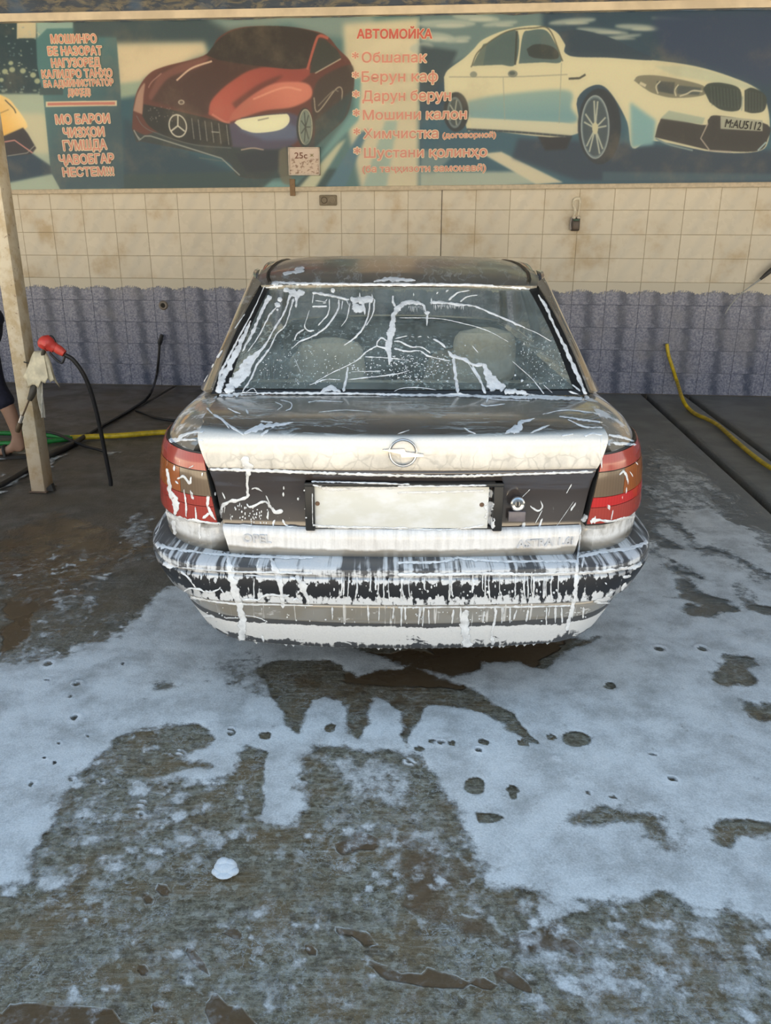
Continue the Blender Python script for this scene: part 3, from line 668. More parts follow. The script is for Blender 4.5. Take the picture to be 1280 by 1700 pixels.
# ------------------------------------------------------------------ floor
def vnoise(x, y, seed=0):
    """value noise on numpy arrays"""
    xi, yi = np.floor(x).astype(np.int64), np.floor(y).astype(np.int64); xf, yf = x-xi, y-yi
    def h(a, b):
        n = (a*374761393 + b*668265263 + seed*1274126177) & 0x7fffffff
        n = ((n ^ (n >> 13))*1274126177) & 0x7fffffff
        return ((n ^ (n >> 16)) & 0xffff)/65535.0
    u, v = xf*xf*(3-2*xf), yf*yf*(3-2*yf)
    return (h(xi, yi)*(1-u)+h(xi+1, yi)*u)*(1-v)+(h(xi, yi+1)*(1-u)+h(xi+1, yi+1)*u)*v
def fbm(x, y, sc, oc=4, seed=0):
    a = 0; amp = .5; t = 0
    for i in range(oc): a = a+amp*vnoise(x*sc, y*sc, seed+i*17); t += amp; amp *= .5; sc *= 2.03
    return a/t
def inside(P, X, Y):
    ins = np.zeros(X.shape, bool)
    for i in range(len(P)):
        a, b = P[i], P[(i+1) % len(P)]
        if a[1] == b[1]: continue
        ins ^= ((a[1] > Y) != (b[1] > Y)) & (X < (b[0]-a[0])*(Y-a[1])/(b[1]-a[1])+a[0])
    return ins
def sdist(P, X, Y, reach):
    """signed distance to polygon (positive inside), exact within reach"""
    P = np.array(P); d = np.full(X.shape, 1e9)
    x0, y0 = P.min(0)-reach; x1, y1 = P.max(0)+reach
    sel = (X > x0) & (X < x1) & (Y > y0) & (Y < y1); xs, ys = X[sel], Y[sel]; dd = np.full(xs.shape, 1e9)
    for i in range(len(P)):
        a, b = P[i], P[(i+1) % len(P)]; ab = b-a; L = ab.dot(ab)+1e-12
        t = np.clip(((xs-a[0])*ab[0]+(ys-a[1])*ab[1])/L, 0, 1); dd = np.minimum(dd, np.hypot(xs-a[0]-t*ab[0], ys-a[1]-t*ab[1]))
    dd = np.where(inside(P, xs, ys), dd, -dd); out = np.full(X.shape, -1e9); out[sel] = dd; return out
def fpoly(pts): return [(p.x, p.y) for p in (at_z(u, v) for u, v in pts)]
def sm(x, a, b):
    t = np.clip((x-a)/(b-a), 0, 1); return t*t*(3-2*t)

FOAM_ADD = [  # (photo outline on the floor, strength, edge softness in m)
 ([(1078,905),(1100,875),(1140,850),(1180,845),(1230,870),(1280,915),(1500,1000),(1500,1600),(1330,1560),(1240,1535),(1150,1520),(1090,1478),(1040,1502),(960,1506),(925,1540),(900,1500),(850,1490),(812,1480),(806,1440),(790,1420),(765,1385),(745,1340),(725,1300),(700,1270),(660,1245),(610,1240),(575,1235),(540,1235),(515,1260),(505,1330),(495,1365),(470,1380),(430,1370),(432,1240),(400,1235),(395,1290),(340,1305),(270,1305),(275,1270),(330,1230),(300,1200),(250,1215),(190,1230),(130,1300),(75,1390),(60,1470),(20,1480),(-120,1480),(-120,1140),(60,1092),(120,1080),(200,1050),(235,1010),(270,970),(420,950),(900,950)], 1.0, .05),
 ([(1060,760),(1100,740),(1200,800),(1280,880),(1400,990),(1400,1050),(1075,940),(1070,850)], .62, .22),
 ([(1000,700),(1060,680),(1230,840),(1080,860)], .22, .25),
 ([(0,1180),(180,1180),(340,1300),(330,1420),(200,1420),(60,1490),(-60,1490)], .40, .14),
 ([(230,1330),(300,1370),(250,1420),(210,1400)], .62, .05), ([(200,1395),(240,1420),(225,1445),(200,1430)], .62, .04), ([(345,1375),(380,1390),(360,1405)], .6, .03),
 ([(500,1240),(640,1250),(720,1330),(770,1400),(700,1430),(560,1390),(510,1330)], .42, .10),
 ([(520,1250),(620,1245),(690,1300),(700,1340),(650,1350),(590,1330),(540,1300)], .62, .06),
 ([(490,1370),(640,1330),(780,1390),(800,1500),(640,1480),(560,1440)], .40, .08),
 ([(560,1400),(640,1385),(700,1410),(660,1425)], .6, .03), ([(540,1340),(600,1350),(560,1380),(520,1400)], .55, .03),
 ([(880,1490),(960,1500),(925,1560),(895,1530)], .8, .04),
 ([(900,1500),(1000,1505),(1100,1480),(1300,1560),(1400,1700),(1400,1800),(950,1800),(880,1600)], .45, .14),
 ([(1100,1560),(1300,1580),(1400,1760),(1150,1700)], .5, .15),
 ([(-100,1480),(1400,1480),(1400,1800),(-100,1800)], .30, .06),
 ([(430,1450),(560,1480),(620,1560),(480,1640),(330,1560)], .40, .10), ([(200,1560),(420,1500),(640,1640),(560,1760),(180,1640)], .37, .1),
 ([(180,1630),(420,1620),(410,1680),(250,1660)], .45, .05),
 ([(0,930),(120,900),(270,905),(240,1010),(200,1060),(60,1110),(-60,1120),(-60,960)], .33, .12),
 ([(-60,1050),(60,1030),(120,1080),(60,1130),(-60,1150)], .5, .08),
 ([(200,880),(265,830),(262,900),(200,945)], .52, .07), ([(225,925),(262,905),(262,935),(235,950)], .45, .05),
 ([(110,1010),(150,1000),(170,1010),(130,1030)], .55, .03), ([(85,1002),(110,1000),(105,1014),(85,1012)], .6, .02), ([(30,1010),(60,1012),(50,1022)], .5, .02), ([(70,1050),(105,1040),(95,1062),(72,1060)], .55, .02), ([(120,965),(130,955),(128,975),(118,975)], .6, .02),
 ([(240,1040),(290,1000),(300,1050),(270,1070)], .8, .06),
 ([(-60,757),(0,757),(46,749),(48,754),(0,764),(-60,768)], .8, .02), ([(78,766),(112,752),(108,762),(84,774)], .72, .02), ([(78,772),(98,770),(96,775),(80,776)], .75, .01), ([(-40,830),(0,806),(40,786),(60,782),(0,822),(-40,845)], .7, .02), ([(0,785),(20,782),(18,790),(0,792)], .6, .015), ([(24,788),(32,786),(30,792)], .6, .01),
 ([(182,752),(212,748),(210,752),(184,756)], .55, .01), ([(255,741),(276,740),(274,743)], .5, .01),
]
FOAM_SUB = [
 ([(432,1112),(470,1095),(500,1098),(540,1100),(590,1128),(640,1114),(680,1110),(720,1128),(770,1140),(800,1160),(840,1195),(885,1228),(862,1222),(800,1182),(745,1172),(712,1172),(700,1188),(692,1205),(680,1240),(668,1185),(640,1165),(622,1162),(610,1205),(604,1222),(585,1210),(580,1165),(540,1158),(520,1160),(512,1190),(503,1215),(485,1205),(470,1180),(450,1150)], 1.0, .025),
 ([(540,1060),(990,1060),(938,1080),(925,1098),(895,1112),(865,1100),(800,1098),(785,1115),(745,1128),(690,1112),(610,1088)], .95, .035),
 ([(820,1175),(838,1180),(870,1208),(890,1230),(870,1226),(838,1200)], .9, .012), ([(403,1250),(418,1243),(440,1243),(442,1330),(440,1358),(418,1362),(410,1330)], 1.0, .015),
 ([(385,1120),(430,1090),(450,1115),(440,1165),(400,1165)], .35, .06), ([(340,1105),(420,1080),(430,1120),(380,1150)], .22, .06),
 ([(270,1215),(320,1205),(345,1222),(340,1240),(300,1245),(275,1235)], .9, .03), ([(250,1265),(340,1265),(350,1275),(260,1290)], .8, .03), ([(0,1000),(55,1010),(50,1050),(20,1090),(0,1080)], .6, .04),
 ([(250,1130),(290,1130),(300,1142),(260,1150)], .55, .03),
 ([(230,930),(262,940),(285,980),(230,1010),(150,1020)], .5, .05),
]
HOLES = [(960,1227,24,11),(917,1224,8,5),(790,1308,17,13),(855,1320,9,9),(438,1220,11,6),(553,1208,8,6),(383,1215,7,4),(862,1232,9,6),(1010,1142,10,6),(803,1234,8,5),(722,1236,6,4),(700,1248,7,4),(755,1237,6,3)]
POLYH = [[(785,1350),(810,1352),(838,1360),(815,1368),(793,1370)]]
RINGS = [(795,1249,6,3),(917,1264,5,2.5),(924,1264,4,2.5),(1083,1256,5,2.5),(1115,1297,7,3.5),(975,1320,5,3),(1017,1326,5,3),(679,1268,5,3),(731,1236,6,3),(52,1305,6,3.5),(124,1195,6,4),(128,1139,6,3.5),(80,1105,7,4),(78,1132,3,2),(117,1160,4,2.5),(170,1301,4,2.5),(300,1251,4,2.5),(145,1224,3,2),(90,1270,3,2),(120,1296,3,2),(232,1357,5,3),(236,1337,4,2.5),(98,1238,3,2),(203,1105,3,2),(1165,1080,7,4),(1094,1080,8,4),(75,1262,3,2),(383,1214,4,2)]
DARKSTREAKS = [[(1115,870),(1145,890),(1180,925)],[(1125,965),(1150,985),(1190,1000)],[(1140,990),(1180,1000),(1215,1015)],[(1225,970),(1260,1010),(1300,1015)],[(1185,910),(1220,930),(1265,960)],[(1145,1020),(1165,1012),(1175,1008)],[(1080,885),(1110,905),(1130,915)],[(1195,1130),(1220,1128),(1240,1140)],[(1225,1100),(1235,1110),(1228,1120)],[(1180,820),(1215,850),(1235,875)],[(1090,915),(1120,945),(1150,960)],[(1255,1165),(1275,1180),(1300,1190)],[(960,1370),(1000,1350),(1060,1360),(1100,1410)],[(1180,1385),(1220,1375),(1280,1370)]]

_rs = random.Random(11); SPOTS = []
for poly_, n_, r0, r1 in [([(0,1180),(330,1210),(430,1300),(420,1440),(150,1460),(0,1500)], 170, .012, .05), ([(470,1370),(780,1370),(820,1500),(640,1500)], 50, .012, .04), ([(880,1500),(1280,1520),(1280,1690),(860,1690)], 130, .012, .05), ([(0,900),(260,880),(240,1050),(0,1110)], 60, .012, .05), ([(150,1480),(640,1480),(640,1690),(100,1690)], 70, .01, .03)]:
    k_ = 0
    while k_ < n_:
        u, v = _rs.uniform(min(p[0] for p in poly_), max(p[0] for p in poly_)), _rs.uniform(min(p[1] for p in poly_), max(p[1] for p in poly_))
        if inside(poly_, np.array([u]), np.array([v]))[0]: p_ = at_z(u, v); SPOTS.append((p_.x, p_.y, _rs.uniform(r0, r1), _rs.uniform(.4, .72))); k_ += 1
def foam_field(X, Y):
    wx = (fbm(X, Y, 5, 4, 11)-.5)*.22; wy = (fbm(X, Y, 5, 4, 37)-.5)*.22
    wx += (fbm(X, Y, 19, 4, 5)-.5)*.085; wy += (fbm(X, Y, 19, 4, 9)-.5)*.085
    near = np.clip((Y-.9)/2.2, .35, 1.2); A, B = X+wx*near, Y+wy*near
    f = np.zeros(X.shape)
    for pts, s, soft in FOAM_ADD:
        f = np.maximum(f, s*sm(sdist(fpoly(pts), A, B, soft*1.5), -soft, soft))
    for cx_, cy_, r, s in SPOTS:
        m = (np.abs(X-cx_) < r*2) & (np.abs(Y-cy_) < r*2)
        if m.any():
            d = np.hypot((A[m]-cx_), (B[m]-cy_)/.8)/r; f[m] = np.maximum(f[m], s*sm(-d, -1.1, -.35))
    for pts, s, soft in FOAM_SUB:
        f = f*(1-s*sm(sdist(fpoly(pts), X+wx*.35, Y+wy*.35, soft*1.5), -soft, soft))
    for st in DARKSTREAKS:
        P = cr([at_z(*q) for q in st], 12)
        for i, p in enumerate(P): f = f*(1-.42*np.exp(-((X-p.x+wx*.6)**2/.05**2+(Y-p.y+wy*.6)**2/.03**2)))
    for u, v, rx, ry in HOLES:
        c = at_z(u, v); ax = at_z(u+rx, v).x-c.x; ay = at_z(u, v-ry).y-c.y
        f = f*(1-.95*sm(-np.sqrt(((X-c.x+wx*.2)/ax)**2+((Y-c.y+wy*.2)/ay)**2), -1.25, -.8))
    for P in POLYH: f = f*(1-.95*sm(sdist(fpoly(P), X+wx*.15, Y+wy*.15, .03), -.008, .008))
    rim = np.zeros(X.shape)
    for u, v, rx, ry in RINGS:
        c = at_z(u, v); ax = (at_z(u+rx, v).x-c.x)*1.05; ay = (at_z(u, v-ry).y-c.y)*1.05
        r = np.sqrt(((X-c.x)/ax)**2+((Y-c.y)/ay)**2); f = np.where(r < 2.4, np.maximum(f, .75*sm(-r, -2.4, -1.8)), f)
        rim = np.maximum(rim, np.exp(-((r-1.45)/.42)**2)); f = f*(1-.98*sm(-r, -1.05, -.7))
    return f, rim
# brown standing water in the hollows
WATER = [([(-120,1360),(60,1480),(130,1400),(240,1340),(300,1310),(400,1320),(500,1390),(520,1440),(330,1470),(240,1500),(130,1540),(60,1550),(-120,1560)], .40, .14), ([(60,1480),(150,1450),(250,1500),(130,1540),(40,1545)], .45, .06),
 ([(-60,1680),(60,1672),(150,1668),(200,1690),(235,1690),(240,1655),(252,1650),(262,1705),(300,1712),(320,1690),(370,1668),(425,1668),(430,1800),(-60,1800)], 1, .012),
 ([(288,1600),(295,1575),(303,1580),(312,1592),(340,1596),(352,1588),(365,1592),(350,1608),(300,1604)], 1, .008), ([(362,1525),(380,1520),(400,1535),(412,1555),(395,1550)], 1, .008), ([(390,1568),(430,1568),(435,1578),(400,1582)], .9, .01), ([(232,1500),(245,1488),(272,1485),(250,1500),(240,1512)], .9, .006), ([(230,1585),(240,1565),(245,1590),(225,1625)], .9, .006),
 ([(520,1580),(535,1578),(525,1612),(518,1600)], 1, .008), ([(480,1590),(490,1588),(485,1625),(478,1610)], .9, .006), ([(540,1560),(640,1555),(640,1575),(560,1575)], .8, .02), ([(615,1590),(660,1605),(760,1618),(870,1622),(870,1640),(760,1636),(660,1622),(600,1600)], 1, .012), ([(940,1575),(960,1565),(990,1575),(970,1595),(950,1595)], 1, .012),
 ([(640,1360),(760,1380),(800,1440),(800,1500),(900,1510),(980,1520),(970,1600),(840,1600),(700,1540),(640,1480)], .55, .08), ([(560,1090),(940,1060),(900,1120),(760,1140),(560,1130)], .9, .05), ([(430,1100),(700,1110),(880,1230),(680,1240),(500,1210)], .46, .08),
 ([(0,990),(60,1000),(55,1060),(0,1090)], .8, .05), ([(380,1420),(520,1400),(560,1450),(420,1460)], .5, .08), ([(540,1380),(620,1380),(640,1420),(560,1410)], .8, .03), ([(0,1090),(300,900),(100,830),(-60,900)], .55, .2)]
def water_field(X, Y):
    wx = (fbm(X, Y, 11, 5, 61)-.5)*.13; wy = (fbm(X, Y, 11, 5, 67)-.5)*.13; f = np.zeros(X.shape)
    for pts, s, soft in WATER: f = np.maximum(f, s*sm(sdist(fpoly(pts), X+wx, Y+wy, soft*1.5), -soft, soft))
    return f

def axis(a, b, steps):
    """axis(a,b,fn): points from a to b with local step fn(x)"""
    out = [a]
    while out[-1] < b: out.append(out[-1]+steps(out[-1]))
    out[-1] = b; return out
# joint lines in the slab, square to the wall
pl = [sum(bay_px(u, v)[0] for u, v in q)/2 for q in ([(4, 806), (268, 653)], [(1079, 664), (1279, 842)], [(1156, 664), (1279, 764)])]
GAPW = [.035, .062, .062]
pa = [p for p in axis(-5.5, 5.5, lambda x: .03 if abs(x) < 2.4 else .1)]
for c, gw in zip(pl, GAPW):
    pa = [p for p in pa if abs(p-c) > gw*.5+.012]+[c-gw/2, c-gw/2+.002, c+gw/2-.002, c+gw/2]
pa = sorted(pa)
qa = axis(0.0, 7.3, lambda q: .09 if q < 2.5 else (.05 if q < 4.6 else .028))
Pm, Qm = np.meshgrid(pa, qa)
XW = W0.x+EX.x*Pm-EY.x*Qm; YW = W0.y+EX.y*Pm-EY.y*Qm
Z = (fbm(XW, YW, 1.4, 3, 3)-.5)*.006; wat = water_field(XW, YW); Z = Z+(fbm(XW, YW, 9, 3, 8)-.5)*.006*(1-wat)*sm(-YW, -3.2, -1.5)-.004
gapmask = np.zeros(Pm.shape, bool)
for c, gw in zip(pl, GAPW): gapmask |= np.abs(Pm-c) < gw/2-.001
Z = np.where(gapmask, -.055, Z)
nr, nc = Pm.shape
idx = np.arange(nr*nc).reshape(nr, nc)
faces = np.stack([idx[:-1, :-1], idx[1:, :-1], idx[1:, 1:], idx[:-1, 1:]], -1).reshape(-1, 4)
me = bpy.data.meshes.new('floor'); me.from_pydata(np.stack([XW, YW, Z], -1).reshape(-1, 3).tolist(), [], faces.tolist())
for nm, arr in (('water', wat), ('gap', gapmask.astype(float))):
    a = me.attributes.new(nm, 'FLOAT', 'POINT'); a.data.foreach_set('value', arr.ravel().astype(np.float32))
def mat_floor():
    k = NT('wet_concrete'); g = k.geo(); s = k.sep(g)
    w = k.attr('water'); gap = k.attr('gap')
    big = k.noise(g, 1.6, 5, .6); mid = k.noise(g, 9, 5, .65); fine = k.noise(g, 70, 5, .7); grit = k.noise(g, 240, 2, .6)
    rake = k.noise(k.map(g, scale=(7, 60, 1), rot=(0, 0, .35)), 1.0, 3, .6)
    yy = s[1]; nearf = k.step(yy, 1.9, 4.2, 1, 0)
    dry = k.mix(k.step(fine, .35, .68), (.085, .070, .042), (.26, .245, .18))
    dry = k.mix(k.m('MULTIPLY', k.step(k.noise(g, 5.5, 5, .65), .42, .62), .75), dry, (.17, .115, .052))
    dry = k.mix(k.m('MULTIPLY', k.step(k.noise(g, 32, 5, .7), .52, .64), .7), dry, (.36, .36, .31))
    dry = k.mix(k.m('MULTIPLY', k.step(k.noise(g, 17, 4, .65), .44, .36), .6), dry, (.06, .045, .028))
    dry = k.mix(k.m('MULTIPLY', k.step(rake, .45, .7), .35), dry, (.36, .35, .30))
    dry = k.mix(k.step(grit, .64, .72), dry, (.34, .34, .31))
    dry = k.mix(k.step(grit, .36, .28), dry, (.045, .04, .032))
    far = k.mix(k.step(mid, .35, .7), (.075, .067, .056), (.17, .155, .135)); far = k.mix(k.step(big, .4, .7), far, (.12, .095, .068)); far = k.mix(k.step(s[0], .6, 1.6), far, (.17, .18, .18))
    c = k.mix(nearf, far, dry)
    wm = k.step(k.m('ADD', w, k.m('MULTIPLY', k.m('SUBTRACT', mid, .5), .5)), .42, .58)
    c = k.mix(k.m('MULTIPLY', wm, .9), c, k.mix(big, (.070, .042, .022), (.15, .098, .052)))
    edge = k.step(k.m('ABSOLUTE', k.m('SUBTRACT', k.m('ADD', w, k.m('MULTIPLY', k.m('SUBTRACT', mid, .5), .5)), .44)), .0, .05, 1, 0)
    edge = k.m('MULTIPLY', k.m('MULTIPLY', edge, k.step(k.noise(g, 30, 3), .42, .62, .0, .8)), k.step(yy, 1.6, 2.2, 1, .1))
    c = k.mix(edge, c, (.52, .53, .52))
    scum = k.step(k.m('ABSOLUTE', k.m('SUBTRACT', k.noise(k.map(g, scale=(1, 1.3, 1)), 21, 5, .65, .6), .5)), .0, .022, 1, 0)
    scum = k.m('MULTIPLY', k.m('MULTIPLY', scum, k.step(k.noise(g, 4, 3), .42, .62)), k.m('MULTIPLY', nearf, k.step(wm, 0, 1, .75, .1)))
    c = k.mix(scum, c, (.42, .45, .46))
    c = k.mix(gap, c, (.012, .011, .010))
    wet = k.step(k.noise(g, 2.4, 4, .6), .38, .62)
    rough = k.m('SUBTRACT', k.m('ADD', k.m('MULTIPLY', k.m('SUBTRACT', 1.0, wet), .22), k.step(nearf, 0, 1, .30, .42)), k.m('MULTIPLY', wm, .18))
    hgt = k.m('MULTIPLY', k.m('ADD', k.m('MULTIPLY', fine, .6), k.m('MULTIPLY', rake, .5)), k.m('SUBTRACT', 1.0, k.m('MULTIPLY', wm, .92)))
    return k.done(k.bsdf(c, rough, 0, .5, normal=k.bump(hgt, .55, .02)))
me.materials.append(mat_floor()); me.polygons.foreach_set('use_smooth', [True]*len(me.polygons)); me.update()
fl = bpy.data.objects.new('floor', me); COL.objects.link(fl); tag(fl, 'wet stained concrete floor of the wash bay with slab joints', kind='structure')
# yard in front of the bay and the ground under the neighbouring bays (outside the frame)
def mat_yard():
    k = NT('dusty_yard'); g = k.geo(); return k.done(k.bsdf(k.mix(k.noise(g, 1.2, 5), (.36, .31, .24), (.48, .42, .33)), .9))
yd = MB(); ym = mat_yard()
a, b, c_, d_ = bay_pt(-5.5, 7.3), bay_pt(5.5, 7.3), bay_pt(5.5, 0), bay_pt(-5.5, 0)
def sub(p): return (p.x, p.y, -.012)
yd.add([(-45, -60, -.012), (45, -60, -.012), sub(b), sub(a)], [(0, 1, 2, 3)]); yd.add([(-45, -60, -.012), sub(a), sub(d_), (-45, 9, -.012)], [(0, 1, 2, 3)]); yd.add([(45, -60, -.012), (45, 8, -.012), sub(c_), sub(b)], [(0, 1, 2, 3)])
yo = yd.build('ground', ym, smooth=False); tag(yo, 'dusty yard before the wash bay', kind='structure')

# ------------------------------------------------------------------ foam lying on the floor
pf = np.array(axis(-3.1, 3.3, lambda x: .0105)); qf = np.array(axis(.05, 7.2, lambda q: .05 if q < 3.2 else (.020 if q < 4.6 else .0092)))
Pf, Qf = np.meshgrid(pf, qf); XF = W0.x+EX.x*Pf-EY.x*Qf; YF = W0.y+EX.y*Pf-EY.y*Qf
ff, rimf = foam_field(XF, YF)
ZF = .0035+ff*.004+(fbm(XF, YF, 30, 2, 77)-.5)*.002*ff+rimf*.004
for c, gw in zip(pl, GAPW): ff = np.where(np.abs(Pf-c) < gw/2, 0, ff)
idx = np.arange(Pf.size).reshape(Pf.shape); q = np.stack([idx[:-1, :-1], idx[1:, :-1], idx[1:, 1:], idx[:-1, 1:]], -1).reshape(-1, 4)
fv = ff.ravel(); q = q[(fv[q].max(1) > .16)]; used = np.unique(q); remap = np.full(Pf.size, -1); remap[used] = np.arange(len(used))
co = np.stack([XF, YF, ZF], -1).reshape(-1, 3)[used]
me = bpy.data.meshes.new('soap_foam'); me.from_pydata(co.tolist(), [], remap[q].tolist())
for nm, arr in (('foam', ff), ('rim', rimf)):
    a_ = me.attributes.new(nm, 'FLOAT', 'POINT'); a_.data.foreach_set('value', arr.ravel()[used].astype(np.float32))
def mat_floor_foam():
    k = NT('thin_soap_foam'); g = k.geo(); f = k.attr('foam'); rim = k.attr('rim'); y = k.sep(g)[1]
    n1 = k.noise(g, 26, 6, .68); n2 = k.noise(g, 7, 4, .6); fine = k.noise(g, 180, 3, .7); blob = k.noise(k.map(g, scale=(1, .7, 1)), 15, 2, .5)
    n3 = k.noise(g, 75, 4, .7)
    t = k.m('ADD', k.m('ADD', f, k.m('MULTIPLY', k.m('SUBTRACT', n3, .5), .7)), k.m('ADD', k.m('MULTIPLY', k.m('SUBTRACT', n1, .5), 1.0), k.m('MULTIPLY', k.m('SUBTRACT', blob, .5), .7)))
    al = k.step(t, .30, .86)
    al = k.m('MULTIPLY', al, k.step(k.m('ADD', n2, k.m('MULTIPLY', fine, .25)), .32, .8, .50, .97))
    al = k.m('MULTIPLY', al, k.step(f, .15, .75, .55, 1.0))
    al = k.m('MAXIMUM', al, k.m('MULTIPLY', rim, .9))
    c = k.mix(k.step(fine, .3, .7), (.66, .69, .70), (.80, .82, .83)); c = k.mix(k.m('MULTIPLY', rim, .9), c, (.92, .93, .94))
    sh = k.bsdf(c, .42, 0, .45, normal=k.bump(k.m('ADD', fine, n1), .35, .006))
    return k.done(k.mixs(al, k.n('ShaderNodeBsdfTransparent').outputs[0], sh))
me.materials.append(mat_floor_foam()); me.polygons.foreach_set('use_smooth', [True]*len(me.polygons)); me.update()
fo = bpy.data.objects.new('soap_foam', me); COL.objects.link(fo); tag(fo, 'thin bluish white soap foam spread over the wet concrete floor', 'foam', kind='stuff')

# lone lump of foam
c0 = at_z(374, 1448); lump = MB()
for dx, dy, r, hz in [(0, .008, .030, .016), (-.016, -.004, .018, .009), (.017, -.003, .019, .010), (-.006, .014, .020, .020), (.009, .012, .018, .018), (0, -.008, .026, .007)]:
    lump.ball((dx, dy, hz*.45), (r, r*.8, hz), seg=16, rings=10)
lo = lump.build('foam_clump', None or plain('dense_white_foam', (.62, .66, .70), .6, nscale=200, namt=.05, bump=.3)); lo.location = (c0.x, c0.y, .002)
tag(lo, 'small lone clump of thick white foam on the rough concrete in front', 'foam clump')

# ------------------------------------------------------------------ the car
CX, YC = .053, 4.40
car = empty('car', (CX, YC, 0)); tag(car, 'beige saloon car covered in soap foam, seen from behind', 'car')
BVS = []
def cb(mb, name, mat, parent=None, bvh=True, **kw):
    if bvh: BVS.append(([Vector((p.x+CX, p.y, p.z)) for p in mb.v], list(mb.f)))
    mb.v = [Vector((p.x, p.y-YC, p.z)) for p in mb.v]
    return mb.build(name, mat, parent or car, **kw)

PAINT = (.33, .295, .24)
def paint(k, metal=.78, rough=.14, coat=1.0):
    p = k.coord(); n = k.noise(p, 3, 3)
    return k.bsdf(k.mix(n, tuple(c*.93 for c in PAINT), tuple(c*1.07 for c in PAINT)), rough, metal, .5, coat)
def foam_sh(k, p, col=FOAM):
    f = k.noise(p, 160, 3, .6); return k.bsdf(k.mix(k.step(f, .3, .7), tuple(c*.93 for c in col), col), .5, 0, .4, normal=k.bump(f, .25, .003))
def warp(k, p, sc, amt): return k.vadd(p, k.vscale(k.vadd(k.noise(p, sc, 3, out=1), (-.5, -.5, -.5)), amt))
def mat_paint_clean():
    k = NT('beige_car_paint'); p = k.coord()
    m = k.m('MULTIPLY', k.step(k.noise(k.map(warp(k, p, 6, .1), scale=(1, 1, 2.2)), 6, 5, .65), .58, .74), .30)
    m = k.m('MAXIMUM', m, k.m('MULTIPLY', k.step(k.noise(p, 60, 3, .7), .66, .74), .5))
    return k.done(k.mixs(m, paint(k, .5), foam_sh(k, p)))
def mat_lid():
    k = NT('foamy_beige_lid_paint'); p = k.coord(); s = k.sep(p); z = s[2]
    face = k.step(z, .951, .940, 0, 1)
    w = warp(k, p, 9, .09); e = k.voro(k.map(w, scale=(1, 1, .9)), 19, 'DISTANCE_TO_EDGE')
    cells = k.step(k.m('ADD', e, k.m('MULTIPLY', k.noise(p, 30, 3), .06)), .03, .11, .76, .97)
    top = k.step(z, .885, .925, 0, 1)
    fm = k.mix(top, cells, (.93, .93, .93)); lowb = k.step(k.noise(k.map(p, scale=(1, 1, .4)), 12, 3), .35, .65, .72, 1)
    fm = k.m('MULTIPLY', fm, k.m('MAXIMUM', lowb, top))
    st = k.noise(k.map(warp(k, p, 2.2, .30), scale=(1.3, 9, 1)), 2.4, 5, .62, .5)
    ridge = k.step(k.m('ABSOLUTE', k.m('SUBTRACT', st, .5)), .0, .032, 1, 0); band = k.step(k.noise(p, 3.2, 3), .42, .62, .05, 1)
    dk = k.m('ADD', k.m('MULTIPLY', k.m('MULTIPLY', ridge, band), .42), k.step(st, .5, .75, .05, .15))
    m = k.m('ADD', k.m('MULTIPLY', face, fm), k.m('MULTIPLY', k.m('SUBTRACT', 1.0, face), dk), clamp=True)
    return k.done(k.mixs(m, paint(k, .88, .26), k.mixs(face, foam_sh(k, p, (.74, .84, .87)), foam_sh(k, p, (.90, .86, .79)))))  # deck film tinted blue-green to paint in the banner's teal reflection
def mat_roof():
    k = NT('roof_paint_with_streaks'); p = k.coord()
    st = k.noise(k.map(warp(k, p, 2.2, .2), scale=(5, 1, 1)), 2.2, 4, .6); m = k.m('ADD', k.m('MULTIPLY', k.step(k.m('ABSOLUTE', k.m('SUBTRACT', st, .5)), 0, .02, 1, 0), .22), .07)
    return k.done(k.mixs(m, paint(k, .8, .32, .45), foam_sh(k, p, (.74, .84, .87))))
def mat_lower():
    k = NT('foamy_beige_lower_lid_paint'); p = k.coord(); s = k.sep(p); z = s[2]; x = s[0]
    edge = k.m('ADD', z, k.m('MULTIPLY', k.m('SUBTRACT', k.noise(k.map(p, scale=(14, 1, 2)), 1.0, 3), .5), .02))
    m = k.step(edge, .577, .587, .06, .92); m = k.m('MULTIPLY', m, k.step(k.noise(k.map(p, scale=(40, 1, 5)), 1, 3, .6), .3, .6, .72, 1))
    dr = k.step(k.noise(k.map(p, scale=(55, 1, 1.5)), 1, 2), .68, .74, 0, .75); m = k.m('MAXIMUM', m, dr)
    return k.done(k.mixs(m, paint(k, .3), foam_sh(k, p, (.88, .86, .84))))
def mat_side_lower():
    k = NT('foamy_beige_quarter_paint'); p = k.coord(); z = k.sep(p)[2]
    n = k.noise(k.map(p, scale=(1, 1, .7)), 14, 4, .6)
    low = k.m('MULTIPLY', k.step(z, .57, .60, .05, 1), k.step(z, .70, .66, 0, 1)); m = k.m('MULTIPLY', low, k.step(n, .36, .6, .25, .85))
    hi = k.m('MULTIPLY', k.step(z, .885, .91, 0, 1), k.step(n, .5, .62, .05, .65)); m = k.m('MAXIMUM', m, hi)
    m = k.m('MAXIMUM', m, k.m('MULTIPLY', k.step(k.noise(p, 60, 3, .7), .64, .72), .5))
    return k.done(k.mixs(m, paint(k, .35), foam_sh(k, p)))
